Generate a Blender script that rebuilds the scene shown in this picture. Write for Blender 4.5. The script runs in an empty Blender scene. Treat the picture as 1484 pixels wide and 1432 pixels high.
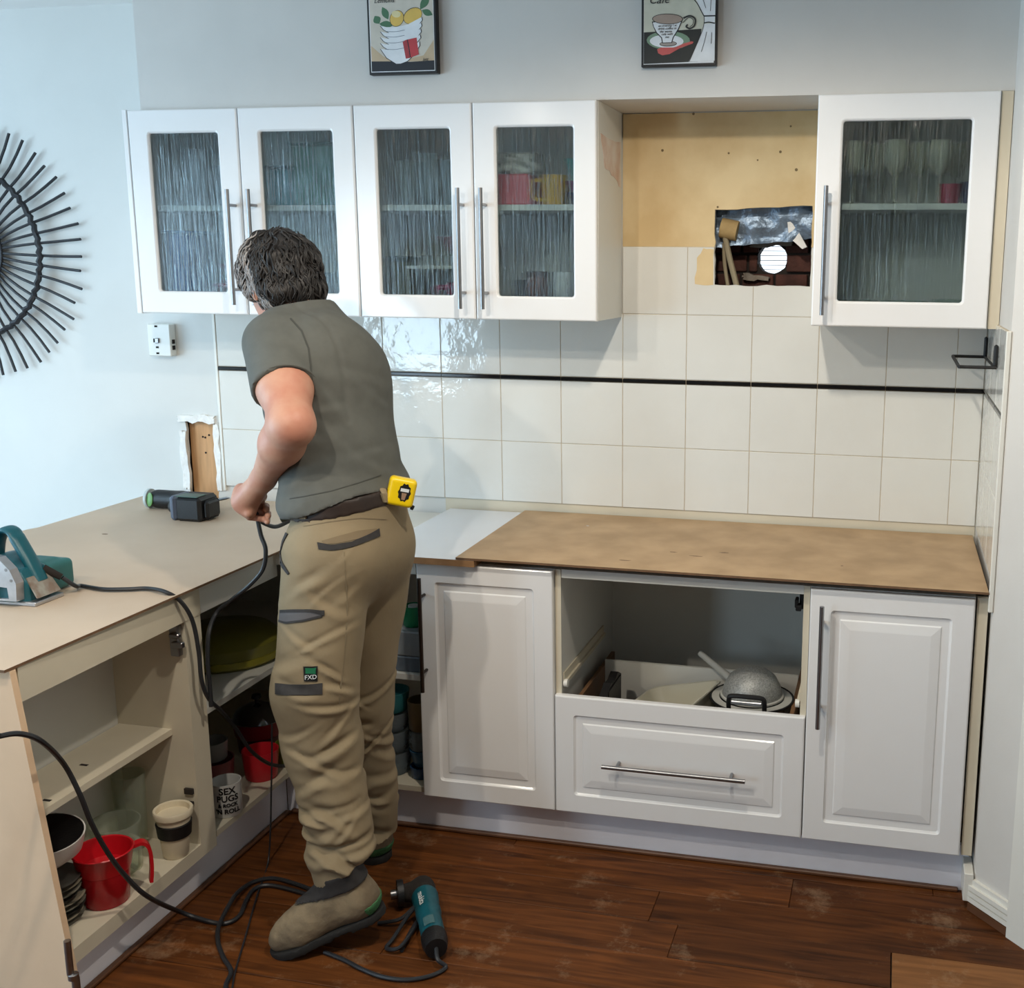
import bpy, bmesh, math, random
import numpy as np
from mathutils import Vector, Matrix, noise as mnoise
from mathutils.geometry import tessellate_polygon
from mathutils.bvhtree import BVHTree

random.seed(7)
rng = np.random.default_rng(7)
scn = bpy.context.scene
COL = scn.collection

# ------------------------------------------------------------------ camera
W, H = 1484, 1432
CAM = np.array([.8265, -3.3252, 1.6281])
YAW, PIT, ROL, FPX = .2077, -.1906, -.009, 1600.97
U0, V0 = 742 + 216.71, 716 - 20.46

def _rot(yaw, pitch, roll):
    cy, sy, cp, sp, cr, sr = math.cos(yaw), math.sin(yaw), math.cos(pitch), math.sin(pitch), math.cos(roll), math.sin(roll)
    return (np.array([[cy, -sy, 0], [sy, cy, 0], [0, 0, 1]]) @ np.array([[1, 0, 0], [0, cp, -sp], [0, sp, cp]])
            @ np.array([[cr, 0, sr], [0, 1, 0], [-sr, 0, cr]]))
RC = _rot(YAW, PIT, ROL)
cam_d = bpy.data.cameras.new('camera')
cam_d.sensor_width = 36
cam_d.lens = FPX * 36 / W
cam_d.shift_x = -216.71 / W
cam_d.shift_y = -20.46 / W
cam_d.clip_start = .02
cam = bpy.data.objects.new('camera', cam_d)
COL.objects.link(cam)
m4 = Matrix.Identity(4)
for i in range(3):
    m4[i][0], m4[i][1], m4[i][2], m4[i][3] = RC[i, 0], RC[i, 2], -RC[i, 1], CAM[i]
cam.matrix_world = m4
scn.camera = cam

def ray(u, v):
    return RC @ np.array([(u - U0) / FPX, 1, -(v - V0) / FPX])
def atx(u, v, x): d = ray(u, v); return CAM + d * (x - CAM[0]) / d[0]
def aty(u, v, y): d = ray(u, v); return CAM + d * (y - CAM[1]) / d[1]
def atz(u, v, z): d = ray(u, v); return CAM + d * (z - CAM[2]) / d[2]

# ------------------------------------------------------------------ world, lights, exposure
def lin(c):
    return tuple((x / 12.92 if x <= .04045 else ((x + .055) / 1.055) ** 2.4) for x in (v / 255 for v in c))
world = bpy.data.worlds.new('sky')
scn.world = world
world.use_nodes = True
bg = world.node_tree.nodes['Background']
bg.inputs[0].default_value = (.80, .90, 1.0, 1)
bg.inputs[1].default_value = 1.5
scn.view_settings.view_transform = 'Standard'
scn.view_settings.look = 'None'
scn.view_settings.exposure = 0.48
scn.view_settings.gamma = 1
scn.view_settings.use_curve_mapping = False

def area(name, loc, target, sx, sy, power, col):
    d = bpy.data.lights.new(name, 'AREA')
    d.shape = 'RECTANGLE'; d.size = sx; d.size_y = sy; d.energy = power; d.color = col
    o = bpy.data.objects.new(name, d); COL.objects.link(o)
    o.location = loc
    o.rotation_euler = (Vector(target) - Vector(loc)).to_track_quat('-Z', 'Y').to_euler()
    return o
LWX, RWY = -3.8, -5.4          # left wall, rear wall
area('daylight_left_window', (LWX - .06, -2.1, 1.15), (0, -2.1, 1.15), 2.4, 2.0, 70, (.48, .77, 1.0))
area('daylight_rear_window', (-3.125, RWY - .06, 1.40), (-3.125, 0, 1.40), .72, 1.36, 32, (.58, .81, 1.0))
LAMP_COL = (1.0, .90, .76)
LAMPS = [((-.37, -2.28, 2.425), 39), ((.42, -1.51, 2.425), 39), ((-1.0, -2.75, 2.425), 30)]  # last lamp is an added fill for the end board and fronts

# ------------------------------------------------------------------ materials
MATS = {}
def mat(name, col, rough=.5, metal=0., var=.06, vscale=6., bump=0., bscale=40., coat=0., spec=.5, stretch=None, col2=None):
    if name in MATS: return MATS[name]
    m = bpy.data.materials.new(name); m.use_nodes = True
    nt = m.node_tree; n = nt.nodes; L = nt.links
    b = n['Principled BSDF']
    b.inputs['Roughness'].default_value = rough
    b.inputs['Metallic'].default_value = metal
    b.inputs['Coat Weight'].default_value = coat
    b.inputs['Coat Roughness'].default_value = .06
    b.inputs['Specular IOR Level'].default_value = spec
    tc = n.new('ShaderNodeTexCoord'); mp = n.new('ShaderNodeMapping')
    L.new(tc.outputs['Object'], mp.inputs[0])
    if stretch: mp.inputs['Scale'].default_value = stretch
    nz = n.new('ShaderNodeTexNoise'); nz.inputs['Scale'].default_value = vscale; nz.inputs['Detail'].default_value = 5
    L.new(mp.outputs[0], nz.inputs['Vector'])
    cr = n.new('ShaderNodeValToRGB')
    c = lin(col)
    c2 = lin(col2) if col2 else tuple(min(1, x * (1 + var)) for x in c)
    c1 = c if col2 else tuple(x * (1 - var) for x in c)
    cr.color_ramp.elements[0].position = .35; cr.color_ramp.elements[1].position = .65
    cr.color_ramp.elements[0].color = (*c1, 1); cr.color_ramp.elements[1].color = (*c2, 1)
    L.new(nz.outputs['Fac'], cr.inputs[0]); L.new(cr.outputs[0], b.inputs['Base Color'])
    if bump:
        n2 = n.new('ShaderNodeTexNoise'); n2.inputs['Scale'].default_value = bscale; n2.inputs['Detail'].default_value = 4
        L.new(mp.outputs[0], n2.inputs['Vector'])
        bp = n.new('ShaderNodeBump'); bp.inputs['Strength'].default_value = bump; bp.inputs['Distance'].default_value = .01
        L.new(n2.outputs['Fac'], bp.inputs['Height']); L.new(bp.outputs[0], b.inputs['Normal'])
    MATS[name] = m
    return m

def rain_glass():
    m = bpy.data.materials.new('rain_glass'); m.use_nodes = True
    nt = m.node_tree; n = nt.nodes; L = nt.links
    n.remove(n['Principled BSDF'])
    tc = n.new('ShaderNodeTexCoord'); mp = n.new('ShaderNodeMapping'); mp.inputs['Scale'].default_value = (1, 1, .05)
    L.new(tc.outputs['Object'], mp.inputs[0])
    nz = n.new('ShaderNodeTexNoise'); nz.inputs['Scale'].default_value = 125; nz.inputs['Detail'].default_value = 3; nz.inputs['Distortion'].default_value = .5
    L.new(mp.outputs[0], nz.inputs['Vector'])
    bp = n.new('ShaderNodeBump'); bp.inputs['Strength'].default_value = .9; bp.inputs['Distance'].default_value = .006
    L.new(nz.outputs['Fac'], bp.inputs['Height'])
    tr = n.new('ShaderNodeBsdfTransparent'); tr.inputs[0].default_value = (.77, .83, .84, 1)
    rf = n.new('ShaderNodeBsdfRefraction'); rf.inputs['Color'].default_value = (.77, .83, .84, 1); rf.inputs['Roughness'].default_value = .06; rf.inputs['IOR'].default_value = 1.3
    L.new(bp.outputs[0], rf.inputs['Normal'])
    mx = n.new('ShaderNodeMixShader'); mx.inputs[0].default_value = .6
    L.new(tr.outputs[0], mx.inputs[1]); L.new(rf.outputs[0], mx.inputs[2])
    gl = n.new('ShaderNodeBsdfGlossy'); gl.inputs['Roughness'].default_value = .18
    L.new(bp.outputs[0], gl.inputs['Normal'])
    fr = n.new('ShaderNodeFresnel'); fr.inputs['IOR'].default_value = 1.5
    L.new(bp.outputs[0], fr.inputs['Normal'])
    m2 = n.new('ShaderNodeMixShader'); L.new(fr.outputs[0], m2.inputs[0]); L.new(mx.outputs[0], m2.inputs[1]); L.new(gl.outputs[0], m2.inputs[2])
    L.new(m2.outputs[0], n['Material Output'].inputs[0])
    return m
def clear_plastic(name, col, alpha=.5, rough=.1):
    m = bpy.data.materials.new(name); m.use_nodes = True
    nt = m.node_tree; n = nt.nodes; L = nt.links
    b = n['Principled BSDF']; b.inputs['Base Color'].default_value = (*lin(col), 1); b.inputs['Roughness'].default_value = rough
    tr = n.new('ShaderNodeBsdfTransparent'); tr.inputs[0].default_value = (*[min(1, .4 + x) for x in lin(col)], 1)
    nz = n.new('ShaderNodeTexNoise'); nz.inputs['Scale'].default_value = 8
    mr = n.new('ShaderNodeMapRange'); mr.inputs['To Min'].default_value = alpha - .06; mr.inputs['To Max'].default_value = alpha + .06
    L.new(nz.outputs['Fac'], mr.inputs['Value'])
    mx = n.new('ShaderNodeMixShader'); L.new(mr.outputs[0], mx.inputs[0])
    L.new(tr.outputs[0], mx.inputs[1]); L.new(b.outputs[0], mx.inputs[2])
    L.new(mx.outputs[0], n['Material Output'].inputs[0])
    return m

def wood_floor(name, ca, cb):
    m = bpy.data.materials.new(name); m.use_nodes = True
    nt = m.node_tree; n = nt.nodes; L = nt.links; b = n['Principled BSDF']
    tc = n.new('ShaderNodeTexCoord'); mp = n.new('ShaderNodeMapping'); mp.inputs['Scale'].default_value = (1.2, 14, 14)
    oi = n.new('ShaderNodeObjectInfo')
    ad = n.new('ShaderNodeVectorMath'); ad.operation = 'ADD'
    sc = n.new('ShaderNodeVectorMath'); sc.operation = 'SCALE'; sc.inputs[0].default_value = (7, 3, 5)
    L.new(oi.outputs['Random'], sc.inputs['Scale'])
    L.new(tc.outputs['Object'], ad.inputs[0]); L.new(sc.outputs[0], ad.inputs[1]); L.new(ad.outputs[0], mp.inputs[0])
    nz = n.new('ShaderNodeTexNoise'); nz.inputs['Scale'].default_value = 3.2; nz.inputs['Detail'].default_value = 7; nz.inputs['Distortion'].default_value = .8
    L.new(mp.outputs[0], nz.inputs['Vector'])
    cr = n.new('ShaderNodeValToRGB'); cr.color_ramp.elements[0].position = .3; cr.color_ramp.elements[1].position = .72
    cr.color_ramp.elements[0].color = (*lin(ca), 1); cr.color_ramp.elements[1].color = (*lin(cb), 1)
    L.new(nz.outputs['Fac'], cr.inputs[0])
    hs = n.new('ShaderNodeHueSaturation'); mr = n.new('ShaderNodeMapRange')
    mr.inputs['To Min'].default_value = .78; mr.inputs['To Max'].default_value = 1.22
    L.new(oi.outputs['Random'], mr.inputs['Value']); L.new(mr.outputs[0], hs.inputs['Value']); L.new(cr.outputs[0], hs.inputs['Color'])
    # pale dusty scuffs
    n3 = n.new('ShaderNodeTexNoise'); n3.inputs['Scale'].default_value = 5.5; n3.inputs['Detail'].default_value = 9; n3.inputs['Roughness'].default_value = .75
    L.new(tc.outputs['Object'], n3.inputs['Vector'])
    c3 = n.new('ShaderNodeValToRGB'); c3.color_ramp.elements[0].position = .56; c3.color_ramp.elements[1].position = .76
    c3.color_ramp.elements[1].color = (.5, .5, .5, 1)
    L.new(n3.outputs['Fac'], c3.inputs[0])
    mx = n.new('ShaderNodeMix'); mx.data_type = 'RGBA'
    L.new(c3.outputs[0], mx.inputs[0]); L.new(hs.outputs[0], mx.inputs[6]); mx.inputs[7].default_value = (*lin((178, 150, 120)), 1)
    L.new(mx.outputs[2], b.inputs['Base Color'])
    b.inputs['Roughness'].default_value = .5
    b.inputs['Specular IOR Level'].default_value = .16
    bp = n.new('ShaderNodeBump'); bp.inputs['Strength'].default_value = .12; bp.inputs['Distance'].default_value = .004
    L.new(nz.outputs['Fac'], bp.inputs['Height']); L.new(bp.outputs[0], b.inputs['Normal'])
    return m

M_WALL = mat('wall_paint_grey', (210, 207, 202), .75, var=.02, bump=.03, bscale=180)
M_WALLW = mat('wall_paint_white', (212, 212, 208), .7, var=.015, bump=.03, bscale=180)
M_CEIL = mat('ceiling_white', (232, 232, 230), .8, var=.01)
M_TILE = mat('tile_glaze', (222, 222, 217), .06, var=.02, vscale=5, bump=.22, bscale=13)
M_GROUT = mat('grout_beige', (196, 184, 164), .9, var=.1, vscale=30)
M_BLACKTILE = mat('black_pencil_tile', (16, 16, 18), .15, var=.1)
M_DOOR = mat('gloss_white_vinyl', (236, 236, 236), .17, var=.008, bump=.015, bscale=6)
M_CARC = mat('white_melamine', (216, 215, 208), .42, var=.015)
M_CREAM = mat('aged_cream_melamine', (212, 203, 182), .45, var=.04)
M_KICK = mat('kick_white', (238, 238, 246), .45, var=.03)
M_STEEL = mat('brushed_steel', (150, 150, 152), .32, 1., var=.05, vscale=60)
M_MDF = mat('mdf_brown', (188, 158, 122), .62, var=.05, vscale=7, col2=(166, 138, 104), bump=.03, bscale=60)
M_MDFP = mat('mdf_pale', (200, 180, 158), .6, var=.05, vscale=3, col2=(190, 170, 148), bump=.02, bscale=60)
M_MDFE = mat('mdf_edge', (112, 84, 60), .8, var=.15, vscale=30)
M_PEACH = mat('bare_board_end', (246, 212, 176), .55, var=.04, vscale=5, bump=.03, bscale=90)
M_GLASS = rain_glass()
M_FLOOR = wood_floor('floor_board_brown', (60, 32, 13), (108, 62, 28))
M_FLOORB = wood_floor('floor_board_light', (104, 68, 38), (140, 94, 56))
M_TRIM = mat('trim_white', (228, 226, 218), .4, var=.02)
M_BLACK = mat('black_rubber', (17, 17, 19), .5, var=.2, bump=.1, bscale=200)
M_CORD = mat('cord_black', (36, 38, 42), .45, var=.15)
M_TEAL = mat('teal_plastic', (14, 82, 94), .38, var=.12, vscale=14, bump=.05, bscale=90)
M_TEALD = mat('teal_worn', (40, 98, 98), .5, var=.12, vscale=14)
M_ALU = mat('cast_aluminium', (188, 190, 194), .38, .9, var=.1, vscale=25)
M_NICHE = mat('stained_board', (228, 206, 162), .7, var=.12, vscale=5, col2=(206, 178, 130), bump=.06, bscale=40)
M_TIMBER = mat('raw_timber', (190, 144, 98), .7, var=.14, vscale=9, stretch=(6, 6, .6), bump=.1, bscale=20)
M_PLASTER = mat('broken_plaster', (236, 234, 230), .9, var=.06, vscale=30, bump=.5, bscale=60)
M_FOIL = mat('foil_insulation', (126, 144, 164), .42, .6, var=.25, vscale=20, bump=.7, bscale=35)
M_BRICK = mat('old_brick', (74, 44, 36), .9, var=.3, vscale=18, bump=.5, bscale=50)
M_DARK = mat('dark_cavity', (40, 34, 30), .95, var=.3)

# ------------------------------------------------------------------ mesh helpers
def link(o, parent=None):
    COL.objects.link(o)
    if parent is not None:
        o.parent = parent
        if parent.parent is None:
            o.location = -Vector(parent.location)
    return o
def obj(name, vf, m, parent=None, smooth=False):
    v, f = vf
    me = bpy.data.meshes.new(name)
    me.from_pydata([tuple(map(float, p)) for p in v], [], [tuple(map(int, q)) for q in f])
    me.validate()
    if smooth:
        me.polygons.foreach_set('use_smooth', [True] * len(me.polygons))
        try: me.set_sharp_from_angle(angle=math.radians(40))
        except Exception: pass
    if m: me.materials.append(m)
    me.update()
    return link(bpy.data.objects.new(name, me), parent)
def thing(name, label, cat, loc=(0, 0, 0), group=None):
    o = bpy.data.objects.new(name, None); o.empty_display_size = .05
    COL.objects.link(o); o.location = loc
    o['label'] = label; o['category'] = cat
    if group: o['group'] = group
    return o
def tag(o, label, cat, group=None):
    o['label'] = label; o['category'] = cat
    if group: o['group'] = group
    # put the origin of a single-mesh thing at its base
    me = o.data
    co = np.empty(len(me.vertices) * 3); me.vertices.foreach_get('co', co); co = co.reshape(-1, 3)
    c = np.array([(co[:, 0].min() + co[:, 0].max()) / 2, (co[:, 1].min() + co[:, 1].max()) / 2, co[:, 2].min()])
    me.vertices.foreach_set('co', (co - c).ravel()); me.update()
    o.location = c
    return o
def struct(name, vf, m, parent=None, label=None, smooth=False):
    o = obj(name, vf, m, parent, smooth)
    if parent is None: o['kind'] = 'structure'
    if label: o['label'] = label
    return o
def join(*vfs):
    V, F = [], []
    for v, f in vfs:
        k = len(V); V += list(v); F += [tuple(i + k for i in q) for q in f]
    return V, F
def box(x0, x1, y0, y1, z0, z1, bev=0.):
    x0, x1 = sorted((x0, x1)); y0, y1 = sorted((y0, y1)); z0, z1 = sorted((z0, z1))
    if bev <= 0:
        v = [(x, y, z) for z in (z0, z1) for y in (y0, y1) for x in (x0, x1)]
        f = [(0, 2, 3, 1), (4, 5, 7, 6), (0, 1, 5, 4), (2, 6, 7, 3), (0, 4, 6, 2), (1, 3, 7, 5)]
        return v, f
    b = bev
    V, F, idx = [], [], {}
    xs, ys, zs = (x0, x1), (y0, y1), (z0, z1)
    for i in range(2):
        for j in range(2):
            for k in range(2):
                sx, sy, sz = (1 - 2 * i) * b, (1 - 2 * j) * b, (1 - 2 * k) * b
                for a, p in enumerate(((xs[i], ys[j] + sy, zs[k] + sz), (xs[i] + sx, ys[j], zs[k] + sz), (xs[i] + sx, ys[j] + sy, zs[k]))):
                    idx[(i, j, k, a)] = len(V); V.append(p)
    g = lambda i, j, k, a: idx[(i, j, k, a)]
    for s in range(2):
        q = [(s, 0, 0), (s, 1, 0), (s, 1, 1), (s, 0, 1)]; F.append([g(*c, 0) for c in (q if s else q[::-1])])
        q = [(0, s, 0), (0, s, 1), (1, s, 1), (1, s, 0)]; F.append([g(*c, 1) for c in (q if s else q[::-1])])
        q = [(0, 0, s), (1, 0, s), (1, 1, s), (0, 1, s)]; F.append([g(*c, 2) for c in (q if s else q[::-1])])
    for j in range(2):
        for k in range(2):
            F.append([g(0, j, k, 1), g(1, j, k, 1), g(1, j, k, 2), g(0, j, k, 2)])
    for i in range(2):
        for k in range(2):
            F.append([g(i, 0, k, 0), g(i, 1, k, 0), g(i, 1, k, 2), g(i, 0, k, 2)])
    for i in range(2):
        for j in range(2):
            F.append([g(i, j, 0, 0), g(i, j, 1, 0), g(i, j, 1, 1), g(i, j, 0, 1)])
    for i in range(2):
        for j in range(2):
            for k in range(2): F.append([g(i, j, k, 0), g(i, j, k, 1), g(i, j, k, 2)])
    return fixn(V, F)
def fixn(V, F):
    bm = bmesh.new()
    vs = [bm.verts.new(tuple(map(float, p))) for p in V]
    for q in F:
        try: bm.faces.new([vs[int(i)] for i in q])
        except ValueError: pass
    bmesh.ops.recalc_face_normals(bm, faces=bm.faces)
    bm.verts.index_update()
    out = [v.co.copy() for v in bm.verts], [[v.index for v in f.verts] for f in bm.faces]
    bm.free()
    return out
def prism(poly, a0, a1, axis='y', holes=()):
    """poly: 2D outline; extruded along axis between a0 and a1. axis y: (x,z); x: (y,z); z: (x,y)"""
    def P(p, a):
        return {'y': (p[0], a, p[1]), 'x': (a, p[0], p[1]), 'z': (p[0], p[1], a)}[axis]
    loops = [list(poly)] + [list(h) for h in holes]
    tris = tessellate_polygon([[Vector((p[0], p[1], 0)) for p in l] for l in loops])
    flat = [p for l in loops for p in l]
    n = len(flat)
    V = [P(p, a0) for p in flat] + [P(p, a1) for p in flat]
    F = [tuple(t) for t in tris] + [tuple(i + n for i in reversed(t)) for t in tris]
    k = 0
    for l in loops:
        m = len(l)
        for i in range(m):
            a, b = k + i, k + (i + 1) % m
            F.append((a, b, b + n, a + n))
        k += m
    return fixn(V, F)
def rrect(x0, x1, z0, z1, r, seg=4):
    out = []
    for cx, cz, a0 in ((x1 - r, z1 - r, 0), (x0 + r, z1 - r, 90), (x0 + r, z0 + r, 180), (x1 - r, z0 + r, 270)):
        for i in range(seg + 1):
            a = math.radians(a0 + 90 * i / seg)
            out.append((cx + r * math.cos(a), cz + r * math.sin(a)))
    return out
def ringloft(rings, cap0=True, cap1=True):
    """rings: list of equal-length 3D loops"""
    n = len(rings[0]); V = [p for r in rings for p in r]; F = []
    for k in range(len(rings) - 1):
        for i in range(n):
            a, b = k * n + i, k * n + (i + 1) % n
            F.append((a, b, b + n, a + n))
    if cap0: F.append(tuple(range(n))[::-1])
    if cap1: F.append(tuple((len(rings) - 1) * n + i for i in range(n)))
    return fixn(V, F)
def tube(path, r, sides=8, closed=False):
    P = [np.array(p, float) for p in path]; n = len(P)
    rr = r if hasattr(r, '__len__') else [r] * n
    rings = []; prev = None
    for i in range(n):
        if closed: t = P[(i + 1) % n] - P[i - 1]
        else: t = P[min(i + 1, n - 1)] - P[max(i - 1, 0)]
        t = t / (np.linalg.norm(t) + 1e-12)
        if prev is None:
            a = np.array([0, 0, 1.]) if abs(t[2]) < .9 else np.array([1., 0, 0])
        else: a = prev
        u = a - t * (a @ t); u /= np.linalg.norm(u) + 1e-12; w = np.cross(t, u); prev = u
        rings.append([P[i] + rr[i] * (u * math.cos(2 * math.pi * k / sides) + w * math.sin(2 * math.pi * k / sides)) for k in range(sides)])
    if closed:
        V = [p for q in rings for p in q]; F = []
        for k in range(n):
            k2 = (k + 1) % n
            for i in range(sides):
                j = (i + 1) % sides
                F.append((k * sides + i, k * sides + j, k2 * sides + j, k2 * sides + i))
        return V, F
    return ringloft(rings)
def spline(pts, n=8):
    P = [np.array(p, float) for p in pts]; out = []
    for i in range(len(P) - 1):
        p0, p1, p2, p3 = P[max(i - 1, 0)], P[i], P[i + 1], P[min(i + 2, len(P) - 1)]
        for k in range(n):
            t = k / n
            out.append(.5 * ((2 * p1) + (-p0 + p2) * t + (2 * p0 - 5 * p1 + 4 * p2 - p3) * t * t + (-p0 + 3 * p1 - 3 * p2 + p3) * t ** 3))
    out.append(P[-1]); return out
def lathe(prof, c, segs=28, sx=1., sy=1.):
    """prof [(r,z)] around vertical axis at c=(x,y,z)"""
    rings = []
    for r, z in prof:
        r = max(r, 1e-4)
        rings.append([(c[0] + sx * r * math.cos(2 * math.pi * k / segs), c[1] + sy * r * math.sin(2 * math.pi * k / segs), c[2] + z) for k in range(segs)])
    return ringloft(rings)
def xform(vf, M):
    v, f = vf
    return [M @ Vector(tuple(map(float, p))) for p in v], f
_txt = {}
def text_vf(s, size, depth=.0004, shear=0., bold=0.):
    """flat lettering in XY plane, centred; returns verts (x,y,z) with z thickness"""
    cu = bpy.data.curves.new('lettering', 'FONT'); cu.body = s; cu.size = size; cu.extrude = depth / 2; cu.shear = shear; cu.offset = bold
    cu.align_x = 'CENTER'; cu.align_y = 'CENTER'; cu.resolution_u = 3
    o = bpy.data.objects.new('lettering', cu); COL.objects.link(o)
    dg = bpy.context.evaluated_depsgraph_get(); dg.update()
    me = bpy.data.meshes.new_from_object(o.evaluated_get(dg))
    V = [v.co.copy() for v in me.vertices]; F = [list(p.vertices) for p in me.polygons]
    bpy.data.objects.remove(o); bpy.data.meshes.remove(me)
    return V, F

# SDF surface nets ------------------------------------------------------------------
def nets(fn, lo, hi, h):
    ax = [np.arange(lo[i] - h, hi[i] + 2 * h, h, dtype=np.float32) for i in range(3)]
    X, Y, Z = np.meshgrid(*ax, indexing='ij')
    f = fn(np.stack([X, Y, Z], -1)).astype(np.float32)
    f[[0, -1]] = np.maximum(f[[0, -1]], 1e-3); f[:, [0, -1]] = np.maximum(f[:, [0, -1]], 1e-3); f[:, :, [0, -1]] = np.maximum(f[:, :, [0, -1]], 1e-3)
    s = f < 0
    nx, ny, nz = f.shape
    sl = lambda a, i, j, k: a[i:nx - 1 + i, j:ny - 1 + j, k:nz - 1 + k]
    cnt = sum(sl(s, i, j, k).astype(np.int8) for i in (0, 1) for j in (0, 1) for k in (0, 1))
    act = (cnt > 0) & (cnt < 8)
    I = np.argwhere(act)
    idx = -np.ones(act.shape, np.int64); idx[act] = np.arange(len(I))
    pos = np.zeros((len(I), 3)); num = np.zeros(len(I))
    cor = [(i, j, k) for i in (0, 1) for j in (0, 1) for k in (0, 1)]
    for a in cor:
        for d in range(3):
            if a[d]: continue
            b = list(a); b[d] = 1
            fa = f[I[:, 0] + a[0], I[:, 1] + a[1], I[:, 2] + a[2]]; fb = f[I[:, 0] + b[0], I[:, 1] + b[1], I[:, 2] + b[2]]
            mk = (fa < 0) != (fb < 0)
            t = np.where(mk, fa / np.where(mk, fa - fb, 1), 0)
            p = np.array(a)[None] + np.zeros((len(I), 3)); p[:, d] += t
            pos[mk] += p[mk]; num[mk] += 1
    V = (I + pos / num[:, None]) * h + np.array([a[0] for a in ax])
    F = []
    for d in range(3):
        e, g = (d + 1) % 3, (d + 2) % 3
        s0 = np.take(s, range(s.shape[d] - 1), d); s1 = np.take(s, range(1, s.shape[d]), d)
        E = np.argwhere(s0 != s1)
        E = E[(E[:, e] > 0) & (E[:, g] > 0) & (E[:, e] < s.shape[e] - 1) & (E[:, g] < s.shape[g] - 1)]
        flip = s0[E[:, 0], E[:, 1], E[:, 2]]
        def cell(de, dg_):
            c = E.copy(); c[:, e] += de; c[:, g] += dg_
            return idx[c[:, 0], c[:, 1], c[:, 2]]
        q = np.stack([cell(-1, -1), cell(0, -1), cell(0, 0), cell(-1, 0)], 1)
        q[~flip] = q[~flip][:, ::-1]
        F.append(q)
    return V, np.concatenate(F)
def cone(p, a, b, ra, rb, flat=None):
    a = np.array(a, np.float32); b = np.array(b, np.float32)
    q = p - a; ba = b - a
    if flat is not None:
        d = np.array(flat[0], np.float32); d /= np.linalg.norm(d)
        q = q + d * ((q @ d) * (flat[1] - 1))[..., None]
        ba = ba + d * ((ba @ d) * (flat[1] - 1))
    h = np.clip((q @ ba) / (ba @ ba + 1e-12), 0, 1)
    return np.linalg.norm(q - h[..., None] * ba, axis=-1) - (ra + (rb - ra) * h)
def ell(p, c, r, R=None):
    q = p - np.array(c, np.float32)
    if R is not None: q = q @ np.array(R, np.float32)      # columns of R = local axes
    r = np.array(r, np.float32)
    k0 = np.linalg.norm(q / r, axis=-1); k1 = np.linalg.norm(q / (r * r), axis=-1)
    return k0 * (k0 - 1) / (k1 + 1e-9)
def rbox(p, c, hs, rad, R=None):
    q = p - np.array(c, np.float32)
    if R is not None: q = q @ np.array(R, np.float32)
    d = np.abs(q) - (np.array(hs, np.float32) - rad)
    return np.linalg.norm(np.maximum(d, 0), axis=-1) + np.minimum(d.max(-1), 0) - rad
def smin(k, *ds):
    r = ds[0]
    for d in ds[1:]:
        h = np.clip(.5 + .5 * (d - r) / k, 0, 1)
        r = d * (1 - h) + r * h - k * h * (1 - h)
    return r
def relax(vf, it=1):
    V, F = vf; V = V.copy()
    for _ in range(it):
        acc = np.zeros_like(V); n = np.zeros(len(V))
        for a in range(4):
            b = F[:, (a + 1) % 4]; np.add.at(acc, F[:, a], V[b]); np.add.at(n, F[:, a], 1)
            np.add.at(acc, b, V[F[:, a]]); np.add.at(n, b, 1)
        V = .5 * V + .5 * acc / np.maximum(n, 1)[:, None]
    return V, F

# ================================================================== SETTING
CEIL = 2.443
# floor with boards
fl = struct('floor', box(LWX, 2.3, RWY, .0075, -.06, -.012), M_DARK)
pw, y, row = .1385, -.005, 0
for row in range(40):
    y1 = -.43 - (row - 3) * pw; y0 = y1 - pw
    if y0 < RWY: break
    x = LWX + rng.uniform(-1.2, 0)
    while x < 2.2:
        ln = rng.uniform(.9, 1.9)
        xa, xb = max(x, LWX), min(x + ln, 2.25)
        cuts = [(xa, xb, M_FLOOR)]
        if row == 6:   # one paler repair board
            cuts = []
            if xa < .883: cuts.append((xa, min(xb, .883), M_FLOOR))
            if xb > .883: cuts.append((max(xa, .885), min(xb, 1.6), M_FLOORB)) if xa < 1.6 else cuts.append((xa, xb, M_FLOOR))
        for a, b, mm in cuts:
            if b - a > .03:
                dz = rng.uniform(-.0008, .0008)
                obj('floor_board', box(a + .0006, b - .0006, y0 + .0007, y1 - .0007, -.014, dz, .0012), mm, fl)
        x += ln
# back wall: plaster sheet with two broken openings
def jag(pts, amp=.004, n=7):
    out = []
    for i in range(len(pts)):
        a, b = np.array(pts[i]), np.array(pts[(i + 1) % len(pts)])
        for k in range(n):
            out.append(tuple(a + (b - a) * k / n + (rng.uniform(-amp, amp, 2) if k else 0)))
    return out
VENT = jag([(.280, 1.577), (.567, 1.574), (.567, 1.806), (.280, 1.796)], .0035, 9)
PLH = jag([(-1.541, .80), (-1.432, .80), (-1.432, 1.098), (-1.547, 1.102)], .005, 8)
wb = struct('wall_back', prism([(LWX, -.05), (1.5, -.05), (1.5, CEIL), (LWX, CEIL)], .008, .02, 'y', [VENT, PLH]), M_WALLW)
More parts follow.
